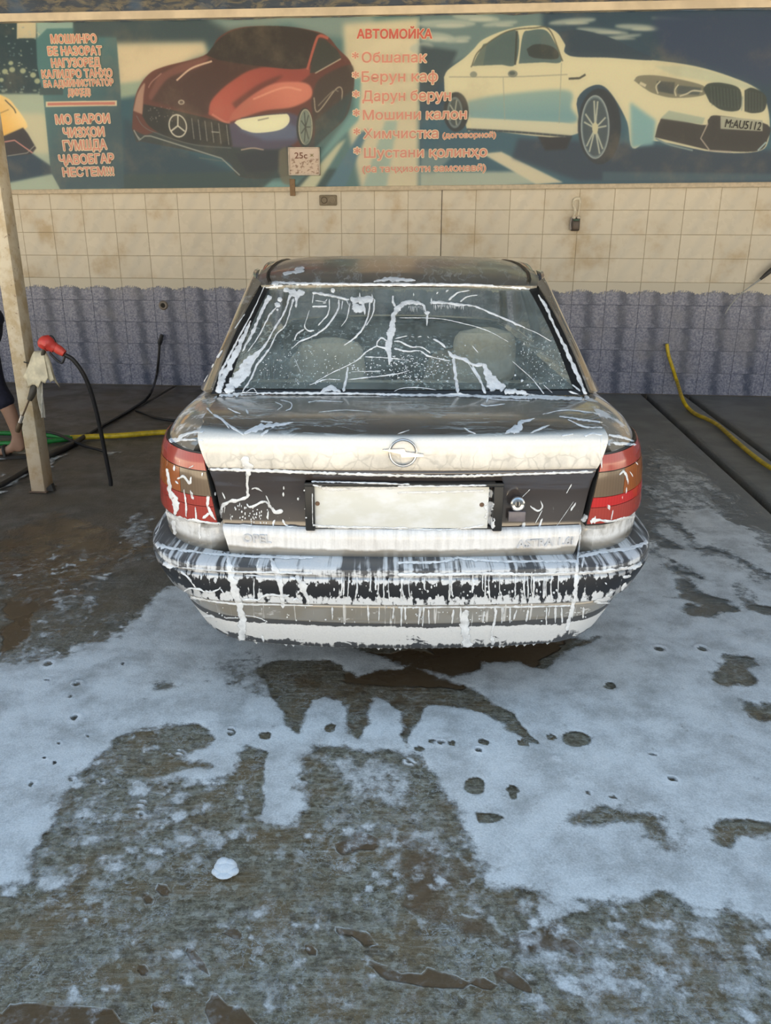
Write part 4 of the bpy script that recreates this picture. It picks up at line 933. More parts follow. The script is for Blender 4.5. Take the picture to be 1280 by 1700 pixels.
def mat_bumper(kind):
    k = NT('foamy_black_bumper_rubber' if kind == 'black' else 'foamy_lower_bumper'); p = k.coord(); s = k.sep(p); x, z = s[0], s[2]
    base = k.bsdf((.018, .020, .024), .45, 0, .4) if kind in ('black', 'lip') else paint(k, .3)
    runs = k.noise(k.map(p, scale=(60, 1, 4)), 1, 3, .6); patch = k.noise(k.map(p, scale=(9, 1, 22)), 1, 4, .65); drop = k.noise(k.map(p, scale=(48, 1, 34)), 1, 3, .6)
    if kind == 'black':
        mid = k.step(k.m('ABSOLUTE', x), .78, .55, .0, 1)
        up = k.step(z, .520, .535, 0, 1)
        m_up = k.step(k.m('ADD', patch, k.m('MULTIPLY', k.m('SUBTRACT', runs, .5), .6)), .44, .58, .08, .80)
        edge = k.m('MAXIMUM', k.step(z, .478, .452, 0, .16), k.step(z, .500, .522, 0, .15))
        m_lo = k.step(k.m('ADD', k.m('ADD', k.m('MULTIPLY', drop, .55), k.m('MULTIPLY', runs, .48)), edge), .60, .66, 0, .85)
        m_lo = k.m('MULTIPLY', m_lo, k.step(mid, 0, 1, .35, 1)); m = k.mix(up, m_lo, m_up)
    elif kind == 'body':
        m = k.step(runs, .60, .68, .04, .8); m = k.m('MAXIMUM', m, k.step(k.m('ADD', patch, k.step(z, .43, .446, 0, .2)), .60, .70, 0, .8)); m = k.m('MULTIPLY', m, k.step(x, -.75, .1, .45, 1))
    else:
        crk = k.noise(k.map(warp(k, p, 12, .05), scale=(5, 1, 16)), 1, 5, .65); e2 = k.m('MAXIMUM', k.step(z, .338, .352, 0, .62), k.step(z, .300, .262, 0, .55))
        m = k.step(k.m('SUBTRACT', k.m('ADD', k.step(crk, .36, .50, .25, .75), k.m('MULTIPLY', k.m('SUBTRACT', runs, .5), .75)), e2), .22, .36, .06, .88)
    return k.done(k.mixs(m, base, foam_sh(k, p, (.82, .81, .79) if kind != 'black' else FOAM)))
def mat_garnish():
    k = NT('dark_grey_garnish'); p = k.coord(); x = k.sep(p)[0]; z = k.sep(p)[2]
    spots = k.step(k.noise(k.map(p, scale=(70, 1, 26)), 1, 3, .6), .66, .72, 0, .6); spots = k.m('MULTIPLY', spots, k.m('MAXIMUM', k.step(z, .72, .68, 0, 1), .15)); spots = k.m('MULTIPLY', spots, k.step(x, -.25, -.35, .25, 1))
    return k.done(k.mixs(spots, k.bsdf((.062, .052, .050), .12, .1, .6, 1.0), foam_sh(k, p)))
def mat_lens(name, col):
    k = NT(name); p = k.coord(); rib = k.wave(k.map(p, scale=(1, .3, 1)), 30, .2, 1)
    m = k.step(k.noise(k.map(p, scale=(40, 30, 18)), 1, 4, .65), .66, .73, 0, .6)
    return k.done(k.mixs(m, k.bsdf(k.mix(k.m('MULTIPLY', rib, .35), col, tuple(c*.75 for c in col)), .18, 0, .5, .5), foam_sh(k, p, (.82, .74, .70))))
M_PAINT, M_LID, M_ROOF, M_LOWER, M_QUART = mat_paint_clean(), mat_lid(), mat_roof(), mat_lower(), mat_side_lower()
M_BLK, M_BODYB, M_LIP, M_GARN = mat_bumper('black'), mat_bumper('body'), mat_bumper('lip'), mat_garnish()
M_RUB = plain('black_rubber_seal', (.012, .013, .014), .45); M_TYRE = plain('tyre_rubber', (.02, .02, .02), .8); M_RIM = plain('silver_rim', (.45, .45, .44), .35, .7)
M_DARK = plain('dark_interior_plastic', (.05, .055, .052), .7); M_SEAT = plain('tan_seat_cover', (.66, .57, .45), .9, nscale=60, namt=.1); M_CHROME = plain('chrome', (.55, .55, .55), .2, .9)
def mat_glass(foamy):
    k = NT('foamy_tinted_rear_glass' if foamy else 'tinted_glass'); p = k.coord()
    tr = k.n('ShaderNodeBsdfTransparent'); tr.inputs[0].default_value = (.90, .92, .90, 1)
    gl = k.n('ShaderNodeBsdfGlossy'); gl.inputs['Roughness'].default_value = .04
    fr = k.n('ShaderNodeFresnel'); k.put(fr.inputs[0], k.m('MULTIPLY_ADD', k.geo('Backfacing'), 1/1.45-1.45, 1.45))
    if foamy:
        s = k.sep(p); drops = k.voro(k.map(p, scale=(1, .7, 1)), 95, 'F1'); dn = k.noise(p, 70, 4, .7)
        area = k.step(k.noise(k.map(p, scale=(1, .6, 1)), 3.0, 3), .36, .60, .45, 1); low = k.step(s[2], 1.26, 1.12, .35, 1)
        sp = k.m('MULTIPLY', k.m('MULTIPLY', k.step(dn, .53, .66), k.m('MULTIPLY', area, low)), .50)
        st = k.noise(k.map(warp(k, p, 2.5, .22), scale=(3, 1.5, 5)), 2.6, 5, .6); film = k.m('MULTIPLY', k.step(k.m('ABSOLUTE', k.m('SUBTRACT', st, .5)), 0, .018, 1, 0), .16)
        m = k.m('MAXIMUM', k.m('MAXIMUM', sp, film), k.step(k.noise(k.map(p, scale=(1.5, 1, 3)), 3.5, 4, .6), .35, .7, .06, .15))
        h = k.m('MULTIPLY', k.step(drops, .1, .5), 1.0)
        k.put(gl.inputs['Normal'], k.bump(h, .25, .002))
    sh = k.mixs(fr.outputs[0], tr.outputs[0], gl.outputs[0])
    if foamy: sh = k.mixs(m, sh, foam_sh(k, p, (.66, .78, .78)))
    return k.done(sh)
M_GLASSF, M_GLASS = mat_glass(True), mat_glass(False)

LEV = [  # z, half width, rear y
 (.22,.775,2.46),(.30,.812,2.43),(.42,.834,2.405),(.56,.845,2.392),(.66,.845,2.386),(.74,.840,2.384),(.80,.832,2.384),(.85,.820,2.386),(.89,.802,2.392),(.92,.782,2.402),(.942,.756,2.418),(.958,.722,2.44),(.968,.690,2.46),(.974,.655,2.49)]
def lev(z):
    for a, b in zip(LEV[:-1], LEV[1:]):
        if z <= b[0]:
            t = max(0, (z-a[0])/(b[0]-a[0])); return a[1]+(b[1]-a[1])*t, a[2]+(b[2]-a[2])*t
    return LEV[-1][1:]
def yrear(x, w, yr, dep=.35):
    ax = abs(x); y = yr+.04*(ax/.6)**2; x0 = w-.24
    if ax > x0: y += dep*(1-math.sqrt(max(0, 1-((ax-x0)/(w-x0))**2)))
    return y
def yfront(x, w, yf):
    ax = abs(x); y = yf-.07*(ax/.6)**2; x0 = w-.28
    if ax > x0: y -= .38*(1-math.sqrt(max(0, 1-((ax-x0)/(w-x0))**2)))
    return y
def zadj(z, y):
    if z > .88 and y < 2.85: z -= .022*min(1, (2.85-y)/.42)*min(1, (z-.88)/.06)
    if y > 5.25:
        k = min(1, (y-5.25)/1.25); z = .22+(z-.22)*(1-.30*k*(.6+.4*k))
    return z
def ring(z, w, yr, yf=6.46):
    P = []
    for i in range(24):
        x = w*math.sin(math.pi/2*i/23); y = yrear(x, w, yr)+.06*max(0, min(1, ((.66 if z > .648 else .588)-x)/.03))*(1 if z < .93 else 0); P.append(Vector((x, y, zadj(z, y))))
    ya, yb = yrear(w, w, yr), yfront(w, w, yf)
    for i in range(1, 60):
        y = ya+(yb-ya)*i/60; x = w*(1-.03*max(0, (y-4.6)/1.6)**2); P.append(Vector((x, y, zadj(z, y))))
    for i in range(24):
        x = w*math.cos(math.pi/2*i/23)*(1-.03*((yb-4.6)/1.6)**2 if True else 1); y = yfront(min(w, x*1.03), w, yf); P.append(Vector((x, y, zadj(z, y))))
    return P
rows = []
for a, b in zip(LEV[:-1], LEV[1:]):
    n = 3 if b[0] < .9 else 2
    for i in range(n):
        t = i/n; rows.append(ring(a[0]+(b[0]-a[0])*t, a[1]+(b[1]-a[1])*t, a[2]+(b[2]-a[2])*t))
rows.append(ring(*LEV[-1]))
AX = [(3.21, .30), (5.72, .30)]
sh_ = MB()
for sg in (1, -1):
    R, C = len(rows), len(rows[0])
    vs = [Vector((p.x*sg, p.y, p.z)) for r in rows for p in r]; fs = []
    for i in range(R-1):
        for j_ in range(C-1):
            q = (i*C+j_, i*C+j_+1, (i+1)*C+j_+1, (i+1)*C+j_); c = sum((vs[a] for a in q), Vector())/4
            if abs(c.x) > .7 and any((c.y-ay)**2+(c.z-az)**2 < .335**2 for ay, az in AX): continue
            fs.append(q if sg > 0 else q[::-1])
    sh_.add(vs, fs)
cb(sh_, 'body_shell', M_QUART)
for sg in (1, -1):
    for ay, az in AX:
        cb(MB().tube([(sg*.838, ay+.34*math.cos(a), az+.34*math.sin(a)) for a in np.linspace(0, math.pi, 26)], .016, 8, n=0), 'wheel_arch_trim', M_PAINT)
un = MB().box((-.66, 2.72, .235), (.66, 6.2, .29)); cb(un, 'underbody', M_DARK, smooth=False)
for sg in (1, -1):
    for ay, az in AX: cb(MB().grid([[Vector((sg*x, ay+.335*math.cos(a), az+.335*math.sin(a))) for a in np.linspace(-.2, math.pi+.2, 24)] for x in (.52, .82)]+[]).grid([[Vector((sg*.52, ay+r*math.cos(a), az+r*math.sin(a))) for a in np.linspace(-.2, math.pi+.2, 24)] for r in (.05, .335)]), 'wheel_well_liner', M_DARK)
# doors
def sheet(y0, y1, z0, z1, sg, off=.004, ny=14, nz=10):
    g = []
    for i in range(nz+1):
        z = z0+(z1-z0)*i/nz; w, yr = lev(z); g.append([Vector((sg*(w*(1-.03*max(0, (y-4.6)/1.6)**2)+off), y, zadj(z, y))) for y in [y0+(y1-y0)*t/ny for t in range(ny+1)]])
    return g
for sg in (1, -1):
    for y0, y1 in ((3.60, 4.36), (4.375, 5.30)):
        d = cb(MB().shell(sheet(y0, y1, .29, .925, sg), .003, flip=sg < 0), 'door', M_PAINT)
        h = MB().box((sg*.828 if sg > 0 else -.850, y0+.05, .80), (.850 if sg > 0 else -.828, y0+.20, .83), bev=.006); cb(h, 'door_handle', M_RUB, d)
        cb(MB().tube([(sg*(.852), y0+.02, .56), (sg*.852, y1-.02, .56)], .012, 6), 'rubbing_strip', M_RUB, d)
# boot lid
prof = [(2.380,.838),(2.366,.855),(2.359,.885),(2.359,.915),(2.366,.936),(2.384,.9475),(2.41,.954),(2.46,.962),(2.56,.972),(2.68,.980),(2.79,.986),(2.83,.988)]
P = cr([(0, y, z) for y, z in prof], 40); g = []
for p in P:
    f = max(0, min(1, (2.83-p.y)/.42)); hw = .615 if p.z < .86 else .628; row = []
    hw = .605+.03*min(1, max(0, (p.z-.838)/.11))+(.012 if p.y > 2.5 else 0)
    for i in range(31):
        x = -hw+2*hw*i/30; row.append(Vector((x, p.y+.045*(x/.6)**2*f+.03*(x/.6)**2*(1-f), p.z-.010*(x/.6)**2)))
    g.append(row)
boot = cb(MB().shell(g, .012, flip=True), 'boot_lid', M_LID)
g = []
for p in cr([(0,y,z) for y, z in [(2.384,.840),(2.374,.832),(2.378,.815),(2.390,.785),(2.396,.74),(2.394,.66),(2.392,.640)]], 18):
    hw = .572+.032*(p.z-.64)/.2; g.append([Vector((x, p.y+.04*(x/.6)**2, p.z-.002*(x/.6)**2)) for x in [-hw+2*hw*i/30 for i in range(31)]])
garn = cb(MB().shell(g, .012), 'number_plate_panel', M_GARN, boot)
g = []
for p in cr([(0,y,z) for y, z in [(2.386,.646),(2.369,.640),(2.361,.622),(2.361,.595),(2.360,.570),(2.366,.548)]], 18):
    hw = .549+.024*(p.z-.548)/.1; g.append([Vector((x, p.y+.04*(x/.6)**2, p.z)) for x in [-hw+2*hw*i/30 for i in range(31)]])
lowl = cb(MB().shell(g, .012), 'lower_lid_panel', M_LOWER, boot)
# rear number plate in its surround
def at_rear(u, v, y): p = at_y(u, v, y); return Vector((p.x-CX, p.y, p.z))
A = at_rear(505, 801, 2.37); B = at_rear(832, 880, 2.38); T_ = MB()
x0, x1, zt, zb = A.x, B.x, A.z, B.z
for a, b in [((x0, 2.366, zb), (x0+.030, 2.41, zt)), ((x1-.030, 2.366, zb), (x1, 2.41, zt)), ((x0, 2.362, zt-.012), (x1, 2.41, zt)), ((x0, 2.384, zb), (x1, 2.41, zb+.010))]: T_.box(a, b, bev=.004)
cb(T_, 'plate_surround', M_RUB, boot)
A = at_rear(519, 808, 2.375); B = at_rear(809, 877, 2.38)
def mat_plate():
    k = NT('foamy_blank_plate'); p = k.coord(); f = k.noise(k.map(p, scale=(10, 1, 20)), 1, 4); return k.done(k.bsdf(k.mix(k.step(f, .4, .7), (.66, .66, .61), (.76, .77, .77)), .35, 0, .4))
npl = cb(MB().box((A.x, 2.378, B.z), (B.x, 2.384, A.z), bev=.002), 'number_plate', mat_plate(), boot)
for u, v in ((527, 836), (800, 838)):
    c = at_rear(u, v, 2.378); cb(MB().lathe([(0, .004), (.006, .003), (.0075, 0)], Matrix.Translation(c) @ Matrix.Rotation(math.pi/2, 4, 'X'), 14), 'screw', plain('rusty_screw', (.16, .09, .05), .6), npl)
# lock
c = at_rear(859, 836, 2.385); RX = Matrix.Rotation(math.pi/2, 4, 'X')
lk = cb(MB().lathe([(.0, .006), (.008, .006), (.010, .010), (.018, .012), (.0225, .008), (.0235, 0)], Matrix.Translation(c) @ RX, 24), 'lock', M_CHROME, boot)
cb(MB().box((c.x-.003, c.y-.012, c.z-.009), (c.x+.003, c.y-.005, c.z+.007)), 'keyhole', M_BLACK_INK, lk, smooth=False)
c = at_rear(858, 858, 2.388); cb(MB().box((c.x-.027, c.y-.004, c.z-.016), (c.x+.027, c.y+.008, c.z+.018), bev=.003), 'lock_flap', plain('grey_flap', (.16, .14, .15), .4), boot)
# emblem: ring with a horizontal bolt
c = at_rear(669, 752, 2.352)
em = cb(MB().tube([(c.x+.0405*math.cos(a), c.y, c.z+.0405*math.sin(a)) for a in np.linspace(0, 2*math.pi, 41)], .0042, 8, n=0, caps=False), 'emblem_ring', M_CHROME, boot)
bolt = [(-.058,-.001),(.006,.012),(.006,.001),(.058,-.012),(.058,-.004),(-.006,-.014),(-.006,-.004),(-.058,.008)]
bolt = [(-.062,.010),(-.008,-.003),(-.004,-.013),(.062,-.011),(.062,-.004),(.008,.004),(.004,.013)]
cb(MB().prism([(c.x+x, c.z+z) for x, z in bolt], c.y-.004, c.y+.006), 'emblem_bolt', M_CHROME, em, smooth=False)
# badges
def badge(s, u0, v0, u1, v1, cap):
    a, b = at_rear(u0, v0, 2.375), at_rear(u1, v1, 2.375); y = 2.3575; R = text_raw(s); xs = [v.co.x for v in R.vertices]; x0_, x1_ = min(xs), max(xs); top = at_rear(u0, v0-cap, 2.36).z; vs, fs = [], []
    for ox, oy in ((0, 0), (.02, .02), (-.02, .02), (.02, -.02), (-.02, -.02)):
        o = len(vs)
        for v in R.vertices:
            t = (v.co.x+ox-x0_)/(x1_-x0_); x = a.x+t*(b.x-a.x); vs.append((x, y+.04*(x/.6)**2-YC-o*2e-8-v.co.z, a.z+(v.co.y+oy)/CAPH*(top-a.z)+(b.z-a.z)*t))
        fs += [tuple(q+o for q in p.vertices) for p in R.polygons]
    me = bpy.data.meshes.new('badge'); me.from_pydata(vs, [], fs); me.materials.append(plain('worn_chrome_badge', (.66, .67, .70), .3, .4)); o = bpy.data.objects.new('badge', me); COL.objects.link(o); o.parent = boot
    sm_ = o.modifiers.new('thick', 'SOLIDIFY'); sm_.thickness = .005; sm_.offset = 0
badge('OPEL', 403, 902, 450, 902, 11); badge('ASTRA 1.6i', 858, 909, 952, 906, 10)
# tail lamps
def lamp_patch(sg, z0, z1, s0=None, s1=None, off=.010, nz=8, nx=26):
    g = []
    for i in range(nz+1):
        z = z0+(z1-z0)*i/nz; w, yr = lev(z); xi = .573+.036*(z-.64)/.26+.008; row = []
        sI = math.asin(xi/w)/(math.pi/2)
        bulge = off
        for j_ in range(nx+1):
            t = j_/nx; t = (s0 or 0)+((s1 if s1 is not None else 1)-(s0 or 0))*t
            if t < .8:
                s = sI+(1-sI)*t/.8; x = (w+bulge)*math.sin(math.pi/2*s); y = yrear(min(x, w+bulge), w+bulge, yr-bulge-.004)
            else:
                x = w+bulge; y = yrear(w+bulge, w+bulge, yr-bulge-.004)+.22*(t-.8)/.2
            row.append(Vector((sg*x, y, zadj(z, y))))
        g.append(row)
    return g
for sg in (-1, 1):
    red = mat_lens('red_lens', (.38, .055, .042)); amb = mat_lens('amber_lens', (.34, .10, .025)); clr = mat_lens('smoked_clear_lens', (.16, .11, .07)); bred = mat_lens('bright_red_lens', (.55, .03, .03))
    lamp = cb(MB().shell(lamp_patch(sg, .645, .880, off=.006), .06, flip=sg > 0), 'tail_lamp', M_RUB)
    cb(MB().shell(lamp_patch(sg, .825, .876), .006, flip=sg > 0), 'red_lens', red, lamp)
    cb(MB().shell(lamp_patch(sg, .742, .822, 0, .20), .006, flip=sg > 0), 'clear_lens', clr, lamp)
    cb(MB().shell(lamp_patch(sg, .742, .822, .205, 1), .006, flip=sg > 0), 'amber_lens', amb, lamp)
    cb(MB().shell(lamp_patch(sg, .708, .740), .006, flip=sg > 0), 'red_lens', bred if sg > 0 else red, lamp)
    cb(MB().shell(lamp_patch(sg, .652, .706), .006, flip=sg > 0), 'red_lens', red, lamp)
# rear bumper
def bump_rows(spec):
    g = []
    for dy, z, dw in spec:
        w, yr = .862+dw, 2.262+dy; row = []
        half = []
        for i in range(30):
            x = w*math.sin(math.pi/2*i/29); half.append(Vector((x, yrear(x, w, yr, .34), z-.006*min(1, (x/w)**2)*(1 if z > .4 else -3))))
        e = half[-1]; 
        for i in range(1, 6): half.append(Vector((e.x+.002*i, e.y+.05*i, e.z)))
        row = [Vector((-p.x, p.y, p.z)) for p in half[:0:-1]]+half; g.append(row)
    return g
B1 = [(.12,.556,-.06),(.05,.560,-.015),(.014,.559,-.003),(.003,.553,0),(.0,.543,0),(.0,.536,-.001),(.008,.533,-.008),(.008,.527,-.008),(-.004,.524,-.002),(-.006,.51,-.003),(-.004,.48,-.018),(.002,.438,-.040),(.010,.432,-.05)]
B2 = [(.008,.434,-.048),(.014,.429,-.058),(.012,.42,-.062),(.018,.39,-.078),(.026,.362,-.085),(.034,.356,-.09)]
B3 = [(.030,.358,-.088),(.030,.348,-.090),(.034,.32,-.105),(.048,.276,-.125),(.062,.252,-.135),(.10,.244,-.15),(.22,.25,-.2)]
def fine(spec, n): return [tuple(p) for p in cr(spec, n)]
bum = cb(MB().shell(bump_rows(B1), .01), 'rear_bumper', M_BLK)
cb(MB().shell(bump_rows(fine(B2, 14)), .008), 'bumper_skirt', M_BODYB, bum)
cb(MB().shell(bump_rows(fine(B3, 16)), .008), 'bumper_lip', M_LIP, bum)
# front bumper, lamps, bonnet (away from the camera)
fb = []
for dy, z, dw in [(-.10,.52,-.04),(.02,.53,0),(.05,.50,.01),(.06,.40,.01),(.03,.28,-.02),(-.05,.23,-.06)]:
    half = []
    for i in range(24):
        w = .835+dw; x = w*math.sin(math.pi/2*i/23); half.append(Vector((x, yfront(x, w, 6.46+dy), z)))
    fb.append([Vector((-p.x, p.y, p.z)) for p in half[:0:-1]]+half)
fbo = cb(MB().shell(fb, .01, flip=True), 'front_bumper', M_PAINT)
cb(MB().box((-.33, 6.40, .56), (.33, 6.47, .655), bev=.01), 'grille', M_RUB, None)
for sg in (-1, 1): cb(MB().box((min(sg*.37, sg*.66), 6.31, .545), (max(sg*.37, sg*.66), 6.46, .665), bev=.02), 'headlamp', M_CHROME)
g = []
for y, z, hw in [(5.32,.975,.665),(5.5,.955,.66),(5.8,.895,.65),(6.1,.815,.64),(6.33,.735,.62),(6.43,.685,.60)]:
    g.append([Vector((x, y-.05*(x/.6)**2*(1 if y > 6 else .3), z+.02-.02*(x/.6)**2)) for x in [-hw+2*hw*i/16 for i in range(17)]])
cb(MB().shell(g, .01), 'bonnet', M_PAINT)
# roof
zc = lambda y: np.interp(y, [3.40,3.47,3.56,3.68,3.82,3.98,4.2,4.45,4.62,4.74], [1.318,1.338,1.358,1.377,1.390,1.399,1.402,1.397,1.382,1.360])
hwf = lambda y: np.interp(y, [3.40,3.5,3.62,3.8,4.2,4.6,4.74], [.565,.590,.606,.615,.618,.605,.585])
def zroof(x, y):
    h = hwf(y); u = abs(x)/h; k = min(1, max(0, (y-3.40)/.35)); return zc(y)-k*(.012*u*u+.028*u**8)-(1-k)*.004*u*u
g = [[Vector((hwf(y)*math.sin(math.pi/2*s)/1.0 if True else 0, y+.02*(s*s)*(1 if y < 3.6 else 0), zroof(hwf(y)*math.sin(math.pi/2*s), y))) for s in np.linspace(-1, 1, 41)] for y in np.linspace(3.405, 4.74, 44)]
roof = cb(MB().shell(g, .02, flip=True), 'roof', M_ROOF)
for sg in (-1, 1): cb(MB().tube([(sg*(hwf(y)-.045), y, zroof(hwf(y)-.045, y)+.001) for y in np.linspace(3.43, 4.6, 16)], .008, 6, n=0), 'roof_moulding', M_RUB, roof)
# rear window
def wpt(t, s, grow=0.0, back=0.0):
    hw = (.652+(.553-.652)*t+.008*math.sin(math.pi*t))+grow; y = 2.815+(3.425-2.815)*t; z = .992+(1.317-.992)*t+.022*math.sin(math.pi*t)*.5
    x = hw*s; return Vector((x, y+.05*(s*s)*(1-.5*t)-back*.45, z-.006*s*s+back*.9))
g = [[wpt(t, s) for s in np.linspace(-1, 1, 41)] for t in np.linspace(0, 1, 25)]
rw = cb(MB().shell(g, .004), 'rear_window', M_GLASSF)
g = []
loop = [(t, 1) for t in np.linspace(0, 1, 24)]+[(1, s) for s in np.linspace(1, -1, 40)[1:-1]]+[(t, -1) for t in np.linspace(1, 0, 24)]+[(0, s) for s in np.linspace(-1, 1, 40)[1:-1]]
inn, out_, mid_ = [], [], []
for t, s in loop:
    # seal: in from the edge, out from the edge
    ti, si = min(max(t, .020), .965), s*(1-.05 if abs(s) > .94 else 1)
    to, so = (t-.022 if t < .01 else (t+.02 if t > .99 else t)), s
    inn.append(wpt(ti, si, 0, .004)); mid_.append(wpt(t, s, .0, .009)); out_.append(wpt(to, so, .022 if abs(s) == 1 else .0, .002))
cb(MB().grid([out_, mid_, inn], close=True), 'window_seal', M_RUB, rw)
# C pillars
for sg in (-1, 1):
    E0 = [wpt(t, 1, .018, .001) for t in (0, .33, .66, 1)]
    rowsC = []
    mids = [[(.712,2.93,.970),(.752,3.08,.956),(.778,3.28,.938),(.779,3.44,.936)],
            [(.672,3.09,1.094),(.695,3.24,1.086),(.713,3.42,1.078),(.716,3.57,1.076)],
            [(.638,3.29,1.207),(.660,3.41,1.206),(.668,3.55,1.203),(.668,3.69,1.203)],
            [(.592,3.48,1.334),(.608,3.58,1.349),(.618,3.68,1.357),(.622,3.80,1.358)]]
    base = [cr([E0[i]]+[Vector(p) for p in mids[i]], 16) for i in range(4)]
    cols = [cr([base[i][j_] for i in range(4)], 18) for j_ in range(16)]
    g = [[Vector((sg*cols[j_][i].x, cols[j_][i].y, cols[j_][i].z)) for j_ in range(16)] for i in range(18)]
    cb(MB().shell(g, .012, flip=sg < 0), 'rear_pillar', M_PAINT)
    # rails and pillars of the cab side
    rl = MB().tube([(sg*.612, 3.80, 1.340), (sg*.622, 4.1, 1.358), (sg*.618, 4.5, 1.352), (sg*.595, 4.76, 1.335), (sg*.655, 5.05, 1.16), (sg*.715, 5.38, .965)], [.008, .02, .02, .022, .024, .03], 10)
    cb(rl, 'roof_rail', M_PAINT)
    cb(MB().tube([(sg*.772, 4.36, .93), (sg*.70, 4.36, 1.16), (sg*.624, 4.36, 1.355)], .026, 8), 'centre_pillar', M_RUB)
    for q in ([(3.45, 4.34), (3.82, 4.34)], [(4.38, 5.28), (4.38, 4.80)]):
        g = []
        for t in np.linspace(0, 1, 8):
            x = .770+(.618-.770)*t+.010*math.sin(math.pi*t); z = .935+(1.352-.935)*t; ya, yb = q[0][0]+(q[1][0]-q[0][0])*t, q[0][1]+(q[1][1]-q[0][1])*t
            g.append([Vector((sg*x, ya+(yb-ya)*k/8, z)) for k in range(9)])
        cb(MB().shell(g, .004, flip=sg < 0), 'side_window', M_GLASS)
    mi = MB().box((min(sg*.80, sg*.95), 5.12, .93), (max(sg*.80, sg*.95), 5.20, 1.05), bev=.02); cb(mi, 'door_mirror', M_RUB)
    for ay, az in AX:
        rt = Matrix.Translation((sg*.725, ay, az)) @ Matrix.Rotation(sg*math.pi/2, 4, 'Y')
        ty = cb(MB().lathe([(.19,-.08),(.27,-.088),(.293,-.07),(.298,0),(.293,.07),(.27,.088),(.19,.08)], rt, 36), 'tyre', M_TYRE)
        cb(MB().lathe([(.0,.075),(.05,.078),(.06,.06),(.15,.05),(.175,.075),(.192,.082),(.192,-.08)], rt, 28), 'rim', M_RIM, ty)
g = []
for t in np.linspace(0, 1, 12):
    hw = .70+(.575-.70)*t; y = 5.42+(4.745-5.42)*t; z = .96+(1.352-.96)*t+.012*math.sin(math.pi*t); g.append([Vector((hw*s, y-.10*s*s*(1-.4*t), z)) for s in np.linspace(-1, 1, 21)])
cb(MB().shell(g, .004), 'windscreen', M_GLASS)
# cabin
cb(MB().box((-.70, 2.86, .90), (.70, 3.36, .93), bev=.01), 'parcel_shelf', M_DARK, bvh=False)
cb(MB().box((-.70, 5.10, .60), (.70, 5.38, .95), bev=.05), 'dashboard', M_DARK, bvh=False)
rs = cb(MB().box((-.66, 3.38, .36), (.66, 3.52, .92), bev=.05).box((-.66, 3.40, .30), (.66, 3.98, .50), bev=.05), 'rear_seat', M_SEAT, bvh=False)
cb(MB().box((-.72, 2.55, .40), (.72, 2.60, .90)), 'boot_bulkhead', M_DARK, bvh=False)
for uc, vt, hw_ in ((548, 560, .150), (806, 543, .140)):
    c = at_y(uc, vt, 3.44); x_, z_ = c.x-CX, c.z; m = MB(); g = []
    for i in range(13):
        t = i/12; q = abs(2*t-1)**6; w_ = hw_*max(.02, 1-q)**.42*(1-.08*t); th = .055*max(.02, 1-q)**.5; zz = z_-.25+.25*t
        g.append([Vector((x_+w_*np.sign(math.cos(a))*abs(math.cos(a))**.5, 3.44+.03*(1-t)+th*math.sin(a), zz)) for a in [2*math.pi*k/28 for k in range(28)]])
    cb(m.grid(g, close=True), 'headrest', M_SEAT, rs, bvh=False)
for cx_, zt_ in ((-.36, .96), (.36, .96)):
    hw_ = .2; g = []
    for i in range(15):
        t = i/14; z = .50+(zt_-.50)*math.sin(math.pi/2*t)**.9
        z = .50+(zt_-.50)*t; q = max(0, (t-.72)/.28); w_ = (.235 if t < .45 else np.interp(t, [.45, .62, .72, 1], [.235, hw_+.012, hw_, hw_]))*math.sqrt(max(.0, 1-q**3.2)); th = .075*math.sqrt(max(.01, 1-q**3))
        g.append([Vector((cx_+w_*np.sign(math.cos(a))*abs(math.cos(a))**.55, 4.22+.10*(1-t)*1.2+th*np.sign(math.sin(a))*abs(math.sin(a))**.7, z)) for a in [2*math.pi*k/28 for k in range(28)]])
    s_ = cb(MB().grid(g, close=True), 'front_seat_back', M_SEAT, bvh=False)
    cb(MB().box((cx_-.24, 4.34, .33), (cx_+.24, 4.85, .50), bev=.05), 'seat_cushion', M_SEAT, s_, bvh=False)
cb(MB().tube([(-.36+.18*math.cos(a), 4.98+.05*math.sin(a), .86+.17*math.sin(a)) for a in np.linspace(0, 2*math.pi, 25)], .013, 8, n=0, caps=False), 'steering_wheel', M_DARK, bvh=False)
cb(MB().box((-.11, 4.84, 1.24), (.11, 4.87, 1.30), bev=.01), 'rear_view_mirror', M_DARK, bvh=False)

